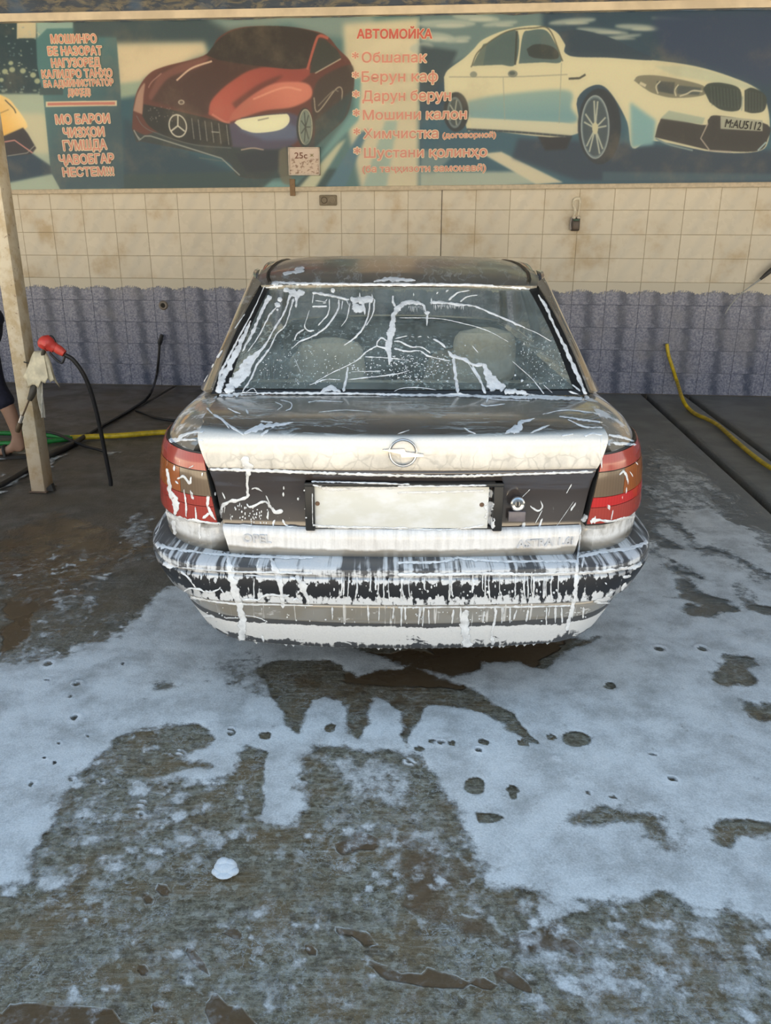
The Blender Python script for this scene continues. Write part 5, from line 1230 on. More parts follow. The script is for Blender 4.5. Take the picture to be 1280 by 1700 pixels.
# ------------------------------------------------------------------ foam strokes lying on the car
_v, _f = [], []
for vs, fs in BVS:
    o_ = len(_v); _v += vs; _f += [tuple(i+o_ for i in f) for f in fs]
BV = BVHTree.FromPolygons(_v, _f)
def mat_foam():
    k = NT('thick_soap_foam'); g = k.geo(); h = k.attr('h'); n = k.noise(g, 90, 5, .7); n2 = k.noise(g, 28, 3, .6)
    a = k.step(k.m('ADD', h, k.m('ADD', k.m('MULTIPLY', k.m('SUBTRACT', n, .5), 1.5), k.m('MULTIPLY', k.m('SUBTRACT', n2, .5), 1.1))), .16, .70)
    a = k.m('MULTIPLY', a, k.step(n2, .3, .6, .72, .98))
    return k.done(k.mixs(a, k.n('ShaderNodeBsdfTransparent').outputs[0], foam_sh(k, g)))
M_FOAM = mat_foam()
class Foam:
    def __init__(s): s.mb = MB(); s.k = 0; s.h = []
    def hit(s, u, v):
        d = ray(u, v); l, n, i, dist = BV.ray_cast(CAM, d)
        if l is None or dist > 5.2: return None
        if n.dot(d) > 0: n = -n
        return l, n, dist
    def stroke(s, T, pts, w, th=.003, rag=.42, step=2.2):
        ox, oy, sc = T; P = [(x/sc+ox, y/sc+oy) for x, y in pts]; s.k += 1
        L = sum(math.hypot(b[0]-a[0], b[1]-a[1]) for a, b in zip(P[:-1], P[1:])); N = max(4, int(L/step))
        Q = cr([(x, y, 0) for x, y in P], N) if len(P) > 2 else [Vector((P[0][0]+(P[1][0]-P[0][0])*i/(N-1), P[0][1]+(P[1][1]-P[0][1])*i/(N-1), 0)) for i in range(N)]
        W = crn(list(w), N) if isinstance(w, (list, tuple)) else [w]*N; rows_ = []
        def flush():
            if len(rows_) > 1:
                s.mb.grid([list(r) for r in rows_])
                for q_ in range(len(rows_)): s.h += [x_*(.55 if q_ in (0, len(rows_)-1) else 1) for x_ in (0, .62, 1, 1, .62, 0)]
            rows_.clear()
        pd = None
        for i in range(N):
            t = Q[min(i+1, N-1)]-Q[max(i-1, 0)]; t = t.normalized() if t.length else Vector((1, 0, 0)); nr_ = Vector((-t.y, t.x, 0)); ww = max(.6, W[i]/sc)/2
            a = ww*(1+rag*2*(noise.noise((i*.35, s.k*7.1, 0)))); b = ww*(1+rag*2*(noise.noise((i*.35, s.k*7.1, 9))))
            if i == 0 or i == N-1: a *= .35; b *= .35
            row = []
            for o_, hgt in ((-1, 0), (-.72, .62), (-.25, 1), (.25, 1), (.72, .62), (1, 0)):
                off = o_*(a if o_ < 0 else b); h = s.hit(Q[i].x+nr_.x*off, Q[i].y+nr_.y*off)
                if h is None: row = None; break
                tt = min(th, .45*(a+b)/1340*h[2]*1.2); row.append(h[0]+h[1]*(.0006+tt*hgt*(1+.5*noise.noise((Q[i].x*.3, Q[i].y*.3, o_)))))
            if row is None: flush(); continue
            if rows_ and (row[0]-rows_[-1][0]).length > .09: flush()
            rows_.append(row)
        flush()
    def blob(s, T, c, r, th=.0035):
        ox, oy, sc = T; u, v = c[0]/sc+ox, c[1]/sc+oy; rx, ry = (r if isinstance(r, tuple) else (r, r)); rx /= sc; ry /= sc; s.k += 1
        h0 = s.hit(u, v)
        if h0 is None: return
        g_ = []
        for q_, hg in ((0, 1), (.4, .95), (.75, .62), (1, 0)):
            row = []
            for k in range(14):
                a = 2*math.pi*k/14; f = q_*(1+.35*noise.noise((math.cos(a)*1.3+s.k*3, math.sin(a)*1.3, s.k))); h = s.hit(u+rx*f*math.cos(a), v+ry*f*math.sin(a)) or h0
                row.append(h[0]+h[1]*(.0006+min(th, .5*min(rx, ry)/1340*h[2])*hg))
            g_.append(row)
        s.mb.grid(g_, close=True); s.h += [1.1]*14+[1.0]*14+[.75]*14+[.1]*14
    def build(s, label):
        s.h += [1.2]*(len(s.mb.v)-len(s.h)); o = bpy.data.objects.new('soap_foam', bpy.data.meshes.new('soap_foam')); COL.objects.link(o); me = o.data
        me.from_pydata([tuple(p) for p in s.mb.v], [], s.mb.f); me.materials.append(M_FOAM); me.polygons.foreach_set('use_smooth', [True]*len(me.polygons))
        a_ = me.attributes.new('h', 'FLOAT', 'POINT'); a_.data.foreach_set('value', np.array(s.h, np.float32)); me.update(); tag(o, label, 'foam', kind='stuff'); return o

PX = (0, 0, 1.0); T1 = (340, 470, 3.765); T2 = (640, 470, 3.556); T5 = (240, 880, 4.571); T6 = (240, 640, 2.909); T7 = (660, 640, 2.909); TG = (330, 780, 5.565)
fw = Foam()
for pts, w in [([(85,690),(115,590),(190,450),(250,320),(288,235)], [44,46,44,30,8]), ([(135,690),(200,600),(260,500),(330,440)], [60,70,50,14]), ([(190,660),(260,560),(300,470),(370,400),(390,370)], [36,50,34,22,10]),
               ([(395,95),(352,190),(318,265),(290,330),(235,430)], [26,22,26,20,12]), ([(470,130),(415,190),(385,240),(340,330),(270,430)], [10,14,10,9,6]),
               ([(528,90),(500,180),(440,280),(385,380),(320,470),(240,590)], [20,13,13,12,14,12]), ([(555,100),(520,220),(495,280),(450,320),(400,420),(330,510),(290,600),(235,680)], [16,10,10,8,12,14,14,12]),
               ([(495,30),(560,70),(625,60)], [30,60,30]), ([(575,80),(570,155)], [24,14]), ([(535,70),(520,120)], [26,10]),
               ([(672,62),(740,72),(840,92),(905,108)], [14,20,18,14]), ([(838,105),(832,170),(765,270),(680,332),(600,365),(542,412)], [16,14,13,12,12,6]), ([(780,100),(772,190),(708,268)], [8,9,10]), ([(862,110),(855,165)], [10,6]), ([(908,120),(890,215),(852,275)], [9,7,4]), ([(885,110),(900,140)], [12,6]),
               ([(655,170),(632,240),(625,275),(650,300),(684,298)], [5,6,9,12,10]), ([(622,290),(578,320),(560,362)], [9,10,12]), ([(672,148),(765,148)], [13,13]), ([(680,70),(672,128)], [7,8]), ([(690,112),(750,118),(765,100)], [7,7,6]), ([(735,128),(760,125)], [8,8]),
               ([(910,95),(960,110),(1055,100)], [30,60,40]), ([(930,130),(960,165),(990,160)], [40,66,40]), ([(990,120),(1000,200)], [26,10]), ([(968,60),(970,100)], [6,14]), ([(1045,70),(1048,110)], [12,16]),
               ([(1032,120),(1020,210),(985,290),(930,350),(868,392)], [12,12,13,12,4]), ([(1060,100),(1052,190),(1008,270)], [12,10,6]),
               ([(1180,80),(1175,120),(1192,150)], [8,14,14]), ([(1150,372),(1105,345),(1080,370),(1078,395),(1140,410)], [12,12,10,10,14]), ([(1075,395),(1010,432),(940,492),(800,560),(690,620)], [12,9,7,6,4]),
               ([(895,525),(884,600),(866,680)], [12,16,24]), ([(720,690),(785,655),(850,682)], [16,34,16]), ([(650,640),(750,606),(848,606)], [4,8,6]), ([(895,605),(1050,588),(1200,570),(1280,548)], [5,8,8,6]), ([(915,555),(1100,552)], [4,6]),
               ([(1000,462),(1150,470),(1280,486)], [5,6,5]), ([(560,470),(600,560)], [3,3]), ([(250,690),(300,660),(330,690)], [6,8,5])]: fw.stroke(T1, pts, w)
for c, r in [((402,95),19),((470,104),17),((455,138),20),((445,18),22),((800,48),16),((455,170),9),((100,560),14)]: fw.blob(T1, c, r)
for pts, w in [([(22,485),(25,440),(20,370),(35,280),(50,190),(80,145),(120,118),(190,120),(225,135),(238,172)], [8,26,50,44,36,36,30,24,18,10]), ([(42,75),(46,110),(60,140)], [10,12,12]), ([(228,178),(262,176)], [24,22]), ([(248,170),(244,255)], [16,10]), ([(270,90),(270,130)], [8,12]),
               ([(262,118),(330,116),(420,128),(500,134),(570,155),(640,186),(760,238),(825,268)], [18,22,16,14,13,14,14,5]), ([(372,104),(400,78),(430,58),(500,44)], [14,12,8,4]), ([(440,112),(480,84),(545,72)], [14,9,4]), ([(300,65),(312,55)], [8,8]), ([(355,55),(372,42)], [9,8]), ([(165,60),(165,80)], [8,8]),
               ([(80,206),(300,210),(450,238),(600,282),(725,348)], [3,4,5,5,3]), ([(825,268),(900,300),(975,345)], [4,5,6]), ([(50,345),(90,350),(150,378),(215,382),(265,415)], [10,12,12,10,8]), ([(50,388),(130,405),(200,402),(260,435),(380,462)], [14,12,9,10,5]), ([(55,330),(130,312)], [6,8]),
               ([(245,318),(258,325)], [8,6]), ([(278,332),(320,352),(355,382)], [10,14,8]), ([(150,315),(170,320)], [5,5]), ([(190,320),(215,316)], [5,6]),
               ([(368,402),(400,436),(460,450),(520,485),(575,482)], [14,26,24,24,26]), ([(575,478),(610,540),(650,590),(700,632)], [26,46,56,52]), ([(400,445),(415,560),(427,652)], [22,22,26]), ([(512,492),(555,565),(590,655)], [18,16,20]), ([(590,500),(606,570),(640,640)], [34,40,60]), ([(480,460),(530,540),(575,610)], [8,8,10]),
               ([(700,640),(790,645),(860,662),(960,672),(1185,684)], [30,30,20,16,18]), ([(300,672),(420,655),(500,668)], [8,16,8]), ([(902,70),(950,150),(1000,262),(1060,385),(1112,505),(1165,620),(1195,690)], [12,20,22,24,26,24,20]), ([(740,455),(850,552),(900,610),(935,655)], [3,5,8,10]), ([(930,600),(985,650)], [4,6]), ([(510,370),(548,415)], [4,7]), ([(1100,600),(1150,640)], [10,14]), ([(1080,640),(1150,665)], [12,14]),
               ([(50,640),(100,622),(200,618),(300,632)], [3,5,5,3])]: fw.stroke(T2, pts, w)
for c, r in [((805,578),9),((840,602),6),((765,545),6),((470,370),4)]: fw.blob(T2, c, r)
# combs of droplets under the arcs, droplet rows low on the glass
rq = random.Random(5)
for i in range(26):
    x = 285+i*7+rq.uniform(-2, 2); fw.stroke(T2, [(x, 128+max(0, x-420)*.12), (x+rq.uniform(-3, 4), 128+max(0, x-420)*.12+rq.uniform(14, 34))], [5, 2.5])
for i in range(10): x = 140+i*9; fw.stroke(T2, [(x, 135), (x-4+i, 135+rq.uniform(14, 40))], [5, 2.5])
for i in range(150):
    x = rq.uniform(20, 375); y = 425+rq.uniform(0, 160); fw.blob(T2, (x, y), (rq.uniform(2.5, 6.5), rq.uniform(2, 4)), .002)
for i in range(70):
    x = rq.uniform(900, 1270); y = 470+rq.uniform(0, 120); fw.blob(T1, (x, y), (rq.uniform(2, 6), rq.uniform(2, 4)), .002)
for i in range(160):
    x = rq.uniform(330, 900); y = rq.uniform(420, 650)+max(0, 420-x)*.3; fw.blob(T1, (x, min(y, 655)), rq.uniform(1.6, 3.6), .002)
for i in range(90):
    x = rq.uniform(800, 1060); y = rq.uniform(330, 620); fw.blob(T2, (x, y), (rq.uniform(1.4, 3), rq.uniform(2, 5)), .002)
for pts, w in [([(362,656),(430,654),(500,653),(600,654),(668,656),(760,657),(850,660),(900,661),(975,663)], [10,6,5,4,5,5,6,7,6]), ([(450,470),(500,471),(560,472),(660,473),(760,473),(830,476),(880,480)], [6,5,4,6,4,4,5]), ([(440,478),(470,474)], [4,5]), ([(620,468),(650,464),(690,466)], [3,8,3])]: fw.stroke(PX, pts, w)
# outer line of foam up the left window edge
fw.stroke((250, 430, 5.668), [(640,1250),(660,1080),(720,960),(800,800),(880,650),(960,500),(1080,240)], [30,34,22,18,16,14,10]); fw.stroke((250, 430, 5.668), [(680,860),(620,950),(575,1030)], [20,24,8]); fw.stroke((250, 430, 5.668), [(545,1090),(505,1160)], [14,10])
fw.stroke((250, 430, 5.668), [(890,520),(840,580),(790,660)], [10,14,6])
for pts, w in [([(300,70),(330,64)], [16,20]), ([(265,80),(330,72)], [12,10])]: fw.stroke((320, 410, 1.7778), pts, w)
fw.build('white foam streaks and droplets smeared over the rear window of the beige car')

fl_ = Foam()
for pts, w in [([(480,235),(545,208),(600,195),(660,190),(720,178)], [14,30,24,16,3]), ([(560,245),(600,215)], [20,8]), ([(370,165),(420,200),(480,240)], [6,14,10]), ([(330,140),(380,170),(410,210)], [10,14,8]), ([(300,110),(330,140)], [20,10]), ([(400,110),(440,130),(465,138)], [7,8,6]), ([(490,118),(502,140)], [8,14]),
               ([(655,70),(705,85),(708,110),(680,125)], [4,6,7,5]), ([(630,80),(665,100),(640,120)], [4,5,4]), ([(560,175),(620,180)], [10,6]), ([(790,82),(850,76),(960,80)], [4,5,3]), ([(840,130),(960,120),(1100,128)], [3,3,3]), ([(120,262),(160,262),(210,232),(290,222)], [24,26,16,14]), ([(140,272),(200,262),(285,268)], [14,12,12])]: fl_.stroke(T6, pts, w, .002)
for pts, w in [([(520,235),(580,205),(600,180),(640,168),(665,160)], [20,40,24,12,3]), ([(560,235),(590,195)], [16,20]), ([(640,232),(690,210),(735,192)], [6,14,4]), ([(320,205),(350,225),(380,235)], [4,7,6]), ([(780,150),(880,165),(990,180)], [6,12,8]), ([(820,165),(900,200),(990,205)], [6,10,8]), ([(700,140),(820,120),(980,140)], [3,6,8]), ([(400,95),(440,100),(520,90)], [10,8,4]), ([(440,55),(430,85)], [12,10]), ([(400,60),(500,70),(640,75)], [4,5,3]), ([(900,245),(940,235),(990,240)], [10,14,10]), ([(790,245),(850,235)], [10,10]), ([(0,235),(60,215)], [4,3]), ([(995,290),(1060,282),(1150,286)], [18,18,12]), ([(1010,240),(1080,250),(1140,270)], [10,16,10]), ([(985,245),(985,400)], [8,6])]: fl_.stroke(T7, pts, w, .002)
for pts, w in [([(345,779),(420,781),(500,784),(560,786)], [4,5,5,4]), ([(560,786),(668,789),(760,790),(860,787),(985,783)], [4,5,5,4,4]), ([(405,757),(412,775),(413,790)], [14,16,8])]: fl_.stroke(PX, pts, w, .004)
for pts, w in [([(450,10),(450,130),(455,200),(455,250)], [34,22,26,44]), ([(462,240),(420,265),(340,285),(270,298),(220,340),(205,390),(208,450)], [26,34,34,44,40,34,14]), ([(380,300),(375,345)], [16,8]), ([(245,330),(235,400)], [16,8]), ([(488,178),(520,165),(555,178),(588,200)], [22,18,20,10]), ([(218,208),(235,245),(245,270)], [14,14,10]), ([(445,310),(465,340),(510,335),(580,298),(640,305),(700,385),(780,378)], [10,20,26,24,30,40,56]), ([(620,235),(645,285),(660,320)], [12,16,22]), ([(640,320),(650,350)], [10,10]), ([(705,460),(690,490),(690,525)], [14,24,18]), ([(775,455),(800,505),(830,525)], [16,34,16]), ([(820,525),(920,530)], [14,10]), ([(380,505),(500,518)], [14,10]), ([(645,370),(640,430),(640,460)], [12,16,8]), ([(785,150),(785,180)], [18,24]), ([(782,205),(782,245)], [16,22])]: fl_.stroke(TG, pts, w, .0025)
for i in range(42): fl_.blob(TG, (rq.uniform(310, 640), rq.uniform(330, 500)), (rq.uniform(4, 8), rq.uniform(5, 16)), .003)
for c, r in [((918,268),(11,15)),((150,222),(9,20)),((975,190),8),((980,360),6),((993,442),8)]: fl_.blob(TG, c, r)
for pts, w in [([(690,555),(698,585),(680,605),(650,590),(640,580)], [8,10,10,8,4]), ([(700,640),(680,690)], [8,12]), ([(615,660),(600,690)], [16,18]), ([(860,565),(835,605)], [8,14]), ([(840,475),(815,520)], [7,6]), ([(700,600),(665,665)], [4,5]), ([(905,620),(900,660)], [26,34]), ([(760,690),(850,560)], [2,3]), ([(600,540),(640,500)], [4,6]), ([(0,518),(200,514),(420,508)], [10,14,10]), ([(0,486),(200,486),(430,482)], [8,10,8]), ([(440,500),(455,540)], [22,34]), ([(455,560),(440,610),(462,690)], [40,44,26]), ([(0,690),(200,696),(320,690),(410,678)], [12,14,10,6]), ([(340,688),(420,672)], [10,8])]: fl_.stroke(T7, pts, w, .0025)
for pts, w in [([(812,480),(900,500),(1000,498),(1280,492)], [8,22,14,14]), ([(805,466),(1000,470),(1280,478)], [8,8,8]), ([(812,672),(900,682),(1280,690)], [12,14,14]), ([(810,520),(812,670)], [4,4])]: fl_.stroke(T6, pts, w, .0025)
for pts, w in [([(145,385),(145,412)], [10,12]), ([(108,400),(118,450),(130,520),(152,565),(150,625)], [14,18,28,34,26]), ([(160,450),(190,440),(218,472),(226,440)], [14,14,16,10]), ([(150,460),(165,475)], [8,10]), ([(192,500),(200,560),(204,635)], [7,10,10]), ([(222,505),(238,550)], [9,20]), ([(308,530),(305,575),(320,615),(345,650)], [16,14,16,10]), ([(316,615),(282,640)], [14,18]), ([(246,585),(252,650)], [7,9]), ([(280,420),(280,440)], [10,10]), ([(210,400),(240,385)], [6,8]), ([(95,600),(120,625),(180,645),(260,655),(370,668)], [22,26,20,16,12]), ([(100,600),(70,690),(52,720)], [8,6,6]), ([(140,650),(150,720)], [26,20]), ([(265,660),(268,740)], [16,10])]: fl_.stroke(T6, pts, w, .0025)
for pts, w in [([(1070,432),(1090,415),(1105,440),(1112,480)], [10,14,12,6]), ([(1120,415),(1135,440)], [5,6]), ([(1105,490),(1102,520)], [6,8]), ([(1150,370),(1160,385)], [6,6]), ([(930,660),(960,650),(1030,655),(1100,640),(1195,622)], [26,18,16,18,14]), ([(1012,575),(1022,600)], [18,12]), ([(1040,600),(1030,650)], [5,10]), ([(955,630),(950,665)], [8,14]), ([(1190,610),(1215,690),(1222,750)], [8,8,10]), ([(1175,640),(1200,690)], [6,6])]: fl_.stroke(T7, pts, w, .0025)
fl_.build('white foam smears and drips on the boot lid and tail lamps of the beige car')

fbm_ = Foam()
for pts, w in [([(628,190),(640,250),(655,330),(680,430),(705,520),(735,620),(742,740),(742,840)], [20,34,62,72,66,56,66,50]), ([(600,170),(640,210)], [10,20]), ([(955,215),(985,280),(1020,370),(1038,460),(1050,590)], [30,50,56,46,30]), ([(870,225),(850,290)], [10,14]), ([(1150,340),(1190,410),(1225,480),(1245,560)], [60,80,44,26]),
               ([(75,95),(110,120),(160,130),(250,150),(350,165),(480,182),(620,192),(900,208),(1280,214)], [50,50,26,26,22,20,22,22,24]), ([(75,190),(110,235),(170,265),(225,275),(265,282)], [36,44,50,44,24]), ([(255,283),(400,292),(600,312),(760,318),(1000,322),(1280,330)], [8,10,12,18,20,26]), ([(340,300),(560,312)], [4,5]),
               ([(108,325),(150,380),(190,410),(230,455),(310,500),(420,520),(560,545),(720,560),(1000,566),(1280,572)], [24,30,44,40,30,22,18,16,14,14]), ([(275,312),(335,360),(365,400),(392,440)], [14,18,14,8]), ([(432,330),(430,375)], [18,24]), ([(540,355),(540,400)], [28,30]), ([(575,440),(620,500)], [12,14]), ([(832,365),(830,440),(828,540)], [9,10,18]), ([(762,350),(820,345),(885,358)], [10,18,6]), ([(335,235),(335,262)], [28,24]),
               ([(300,465),(350,440),(420,450),(460,470)], [10,14,16,10]), ([(465,455),(500,470),(560,450),(580,430)], [14,18,14,10]), ([(740,530),(800,525),(860,530),(900,500),(960,490),(1060,500),(1100,490)], [14,22,18,20,22,20,14]), ([(1120,540),(1160,520),(1190,550)], [14,20,10]), ([(1100,360),(1150,370)], [26,30]),
               ([(260,560),(330,600),(420,630)], [14,18,8]), ([(250,640),(280,700),(330,740)], [26,30,26]), ([(450,650),(500,650),(540,665)], [20,26,12]), ([(610,665),(720,665)], [8,10]), ([(740,640),(860,660),(920,690)], [6,9,8]), ([(890,790),(905,850)], [26,18]), ([(60,180),(62,230),(100,270)], [14,24,24])]: fbm_.stroke(T5, pts, w)
for pts, w in [([(870,832),(940,815),(1030,800),(1120,790),(1190,765),(1222,742)], [14,20,22,22,24,20]), ([(872,908),(950,900),(1050,892),(1140,875),(1200,850),(1238,815)], [20,20,22,24,22,18]), ([(900,830),(890,880)], [16,12]), ([(885,690),(878,760),(868,850),(862,960),(850,1040),(835,1100),(815,1180)], [10,10,16,24,24,22,20]), ([(945,1045),(1010,1025),(1090,1010),(1130,1000)], [12,24,30,18]), ([(1000,1020),(1040,990)], [16,16]), ([(1080,990),(1100,950)], [16,24]), ([(1085,925),(1125,918)], [22,24]), ([(1150,990),(1170,970)], [14,16]), ([(960,1050),(1060,1045),(1140,1020)], [8,9,8]), ([(1130,1020),(1200,940)], [4,6]), ([(1000,950),(1010,960)], [8,8]), ([(1215,760),(1228,800)], [14,16]),
               ([(0,1072),(300,1070),(600,1068),(835,1062)], [8,9,9,8]), ([(0,858),(200,855),(300,838),(500,852),(700,850),(870,850)], [16,14,18,14,14,16]), ([(0,912),(200,914),(400,908),(600,912),(870,905)], [16,18,14,16,18]), ([(330,1080),(325,1180),(340,1260)], [34,50,54]), ([(480,1080),(455,1200),(462,1250)], [8,16,22]), ([(270,1080),(262,1150)], [12,10]), ([(150,1080),(152,1150)], [8,8]), ([(420,1085),(410,1145)], [10,8]), ([(575,1080),(560,1130)], [8,10]), ([(630,1080),(620,1140)], [12,10]), ([(1010,1170),(1000,1210)], [8,8]), ([(920,1245),(980,1235)], [22,18]), ([(1010,1060),(1010,1180)], [5,5])]: fbm_.stroke(T7, pts, w)
for i in range(34):  # runs down the black strip
    x = rq.uniform(505, 950); fbm_.stroke(PX, [(x, 955+rq.uniform(-8, 6)), (x+rq.uniform(-2, 1), 975), (x+rq.uniform(-3, 2), 985+rq.uniform(-6, 14))], [rq.uniform(1.5, 4), rq.uniform(1.2, 3.5), rq.uniform(1.5, 4)], .003)
for i in range(22):
    x = rq.uniform(520, 970); fbm_.stroke(PX, [(x, 1007), (x+rq.uniform(-2, 1), 1007+rq.uniform(14, 34))], [rq.uniform(2, 5), rq.uniform(1.5, 4)], .003)
for i in range(110): fbm_.blob(PX, (rq.uniform(480, 960), rq.uniform(955, 998)), (rq.uniform(.6, 2.2), rq.uniform(1, 4)), .003)
for i in range(60): fbm_.blob(PX, (rq.uniform(300, 990), rq.uniform(1008, 1035)), (rq.uniform(.6, 1.6), rq.uniform(.8, 2)), .002)
for i in range(60):  # ragged foam teeth hanging from the bottom lip
    x = -.60+1.18*i/59+rq.uniform(-.006, .006); w = .862-.142; y = yrear(x, w, 2.262+.075, .34); z = .247+.018*min(1, (x/w)**2)
    hgt = rq.uniform(.004, .009) if rq.random() < .85 else .014
    M = Matrix.Translation((x+CX, y+.002, z+.004)) @ Matrix.Rotation(math.pi, 4, 'X')
    fbm_.mb.lathe([(.013, -.004), (.010, .003), (.005, hgt*.6), (.001, hgt)], M, 8)
fbm_.build('white foam drips and runs over the black rear bumper of the beige car')

# ------------------------------------------------------------------ steel post at the left
pb = at_z(75, 818); POSTM = Matrix.Translation((pb.x, pb.y, 0)) @ Matrix.Rotation(WRZ, 4, 'Z')
def mat_post():
    k = NT('chipped_cream_post_paint'); g = k.coord(); n = k.noise(g, 7, 5, .65); f = k.noise(g, 34, 4, .7); z = k.sep(g)[2]
    c = k.mix(k.step(n, .42, .62), (.60, .53, .40), (.45, .35, .21)); c = k.mix(k.step(f, .60, .72), c, (.24, .15, .09)); c = k.mix(k.step(n, .66, .74), c, (.30, .14, .06))
    c = k.mix(k.m('MULTIPLY', k.step(z, .5, .0), .5), c, (.40, .24, .13))
    return k.done(k.bsdf(c, .55, normal=k.bump(f, .3, .003)))
post = empty('steel_post', (0, 0, 0)); post.matrix_world = POSTM; tag(post, 'chipped cream painted square steel post standing at the left edge', 'post')
MB().box((-.088, 0, .004), (0, .115, CEIL_Z), bev=.006).build('tube', mat_post(), post)
MB().box((-.10, -.01, 0), (.012, .125, .008), bev=.002).build('base_plate', plain('rusty_steel', (.14, .09, .06), .7), post)
MB().prism([(0, .004), (.045, .004), (.035, .05), (0, .022)], .02, .05).build('foot_gusset', plain('black_steel', (.03, .028, .026), .6), post, smooth=False)

YG = pb.y-.055
def gp(u, v, dy=0.0): return at_y(u, v, YG+dy)
def rel(o, P): return [p-o for p in P]
# holster: a cut plastic bottle tied to the post, with a rag
base = gp(66, 600); pouch = empty('gun_holster', base); tag(pouch, 'cream plastic holster and rag tied to the cream post', 'holster')
M_POUCH = plain('yellowed_cream_plastic', (.58, .52, .37), .5, nscale=18, namt=.2)
g = []
for i in range(12):
    t = i/11; c = gp(66+2*t, 583+48*t)-base; w_ = (.032+.058*t**.8); row = []
    for k in range(28):
        a = 2*math.pi*k/28; fr_ = 1+.10*math.sin(k*2.2)*t+.12*noise.noise((math.cos(a)*2, math.sin(a)*2, t*2))
        row.append(c+Vector((w_*fr_*math.cos(a), .55*w_*fr_*math.sin(a), -.02*t*math.sin(a*3+1)-(.025*t if abs(math.sin(k*1.3)) > .8 else 0))))
    g.append(row)
MB().grid(g, close=True).build('cone', M_POUCH, pouch).modifiers.new('thick', 'SOLIDIFY').thickness = .003
g = []
for i in range(16):
    t = i/15; row = []
    for j_ in range(7):
        u_ = (j_/6-.5); p = gp(67+5*t+(10*(1-.35*t))*u_, 628+64*t+3*abs(u_)) - base; row.append(p+Vector((0, -.012+.012*math.sin(u_*7+t*5), 0)))
    g.append(row)
MB().shell(g, .003).build('rag', plain('greyish_white_rag', (.50, .48, .42), .9, nscale=40), pouch)
MB().tube([gp(60, 605, .0)-base, gp(48, 603, .02)-base, gp(40, 601, .06)-base, gp(44, 599, .19)-base, gp(70, 598, .20)-base, gp(80, 600, .10)-base, gp(74, 604, .0)-base], .004, 6).build('tie_wire', M_RUB, pouch)
# pressure washer gun
base = gp(92, 576, -.02); gun = empty('pressure_gun', base); tag(gun, 'red handled pressure washer gun with a dark lance stuck in the holster', 'washer gun')
M_GRED = plain('red_gun_plastic', (.55, .05, .04), .4)
def G(u, v, dy=-.02): return gp(u, v, dy)-base
MB().tube([G(71, 577), G(74, 571), G(80, 570), G(87, 575), G(92, 579)], [.028, .040, .046, .034, .028], 12).build('body', M_GRED, gun)
MB().tube([G(88, 574), G(95, 579), G(101, 583), G(107, 587)], [.022, .026, .025, .020], 12).build('grip', plain('bright_red_grip', (.62, .07, .05), .4), gun)
MB().tube([G(82, 585), G(88, 592), G(97, 600), G(103, 602), G(107, 594), G(107, 588)], .007, 8).build('trigger_guard', M_RUB, gun)
MB().tube([G(80, 562), G(85, 559), G(90, 566), G(92, 576)], .009, 8).build('rear_cap', M_RUB, gun)
MB().tube([G(74, 578), G(66, 605, .0), G(60, 630, .0), G(54, 652), G(49, 664)], [.012, .012, .022, .020, .014], 10).build('lance_sleeve', plain('dark_lance_sleeve', (.05, .045, .035), .5), gun)
MB().tube([G(49, 662), G(41, 682), G(36, 694)], .0055, 8).build('lance', plain('brown_steel_lance', (.12, .08, .05), .4, .5), gun)
nz = MB().tube([G(37, 690), G(34, 699), G(32.5, 703)], .011, 8).build('coupling', plain('pale_steel', (.45, .43, .40), .35, .6), gun)
MB().tube([G(33.5, 702), G(31, 710), G(29, 717)], [.015, .017, .013], 10).build('nozzle', plain('dark_brass_nozzle', (.09, .06, .035), .45, .4), gun)

M_HOSE = plain('black_hose_rubber', (.014, .014, .016), .45); M_YH = plain('yellow_hose', (.60, .43, .02), .45, nscale=20, namt=.25); M_GH = plain('green_hose', (.015, .22, .04), .45, nscale=20, namt=.2); M_GALV = plain('galvanised_fitting', (.10, .10, .10), .5, .4)
def hose(name, P, r, mat, label, cat='hose', n=None, seg=10):
    o = MB().tube(P, r, seg, n=n).build(name, mat); return tag(o, label, cat)
def F(u, v, r): return at_z(u, v, r)
def Wp(u, v, d): t, z = wall_px(u, v, d); return wall_pt(t, d, z)
# hose hanging from the gun to the floor
e0, e1 = gp(108, 589, -.02), F(184, 806, .016)
P = [e0]
for u, v, t in ((122, 598, .06), (138, 620, .16), (150, 648, .30), (160, 684, .48), (168, 720, .66), (177, 765, .85), (183, 795, .97)):
    P.append(at_y(u, v, e0.y+(e1.y-e0.y)*t))
P.append(e1); hh = hose('black_hose', P, .0125, M_HOSE, 'black hose drooping from the red washer gun down to the wet floor')
# wall tap hose on the left
base = Wp(268, 562, 0); 
o = MB().tube([Wp(268, 557, .0), Wp(268, 558, -.05)], .016, 8).tube([Wp(269, 556, -.05), Wp(266, 566, -.055), Wp(265, 572, -.055)], [.016, .022, .017], 8)
o.tube([Wp(265, 570, -.055), Wp(263, 600, -.06), Wp(259, 628, -.07), F(252, 648, .10), F(243, 662, .014), F(222, 677, .014), F(195, 693, .014), F(168, 708, .014), F(145, 722, .014)], .0125, 10)
o = o.build('wall_hose', M_HOSE); tag(o, 'black hose running from a tap on the blue tiles down across the floor', 'hose')
hose('black_hose', [F(145, 721, .03), F(128, 733, .018), F(105, 745, .018), F(80, 757, .018), F(40, 783, .018), F(0, 806, .018), F(-60, 838, .018)], [.016, .02, .024, .024, .018, .018, .018], M_HOSE, 'thick black hose lying on the floor behind the cream post')
hose('black_hose', [F(226, 681, .012), F(245, 688, .012), F(262, 694, .012), F(295, 698, .012), F(330, 690, .012)], .012, M_HOSE, 'short black hose curving over the floor to behind the beige car')
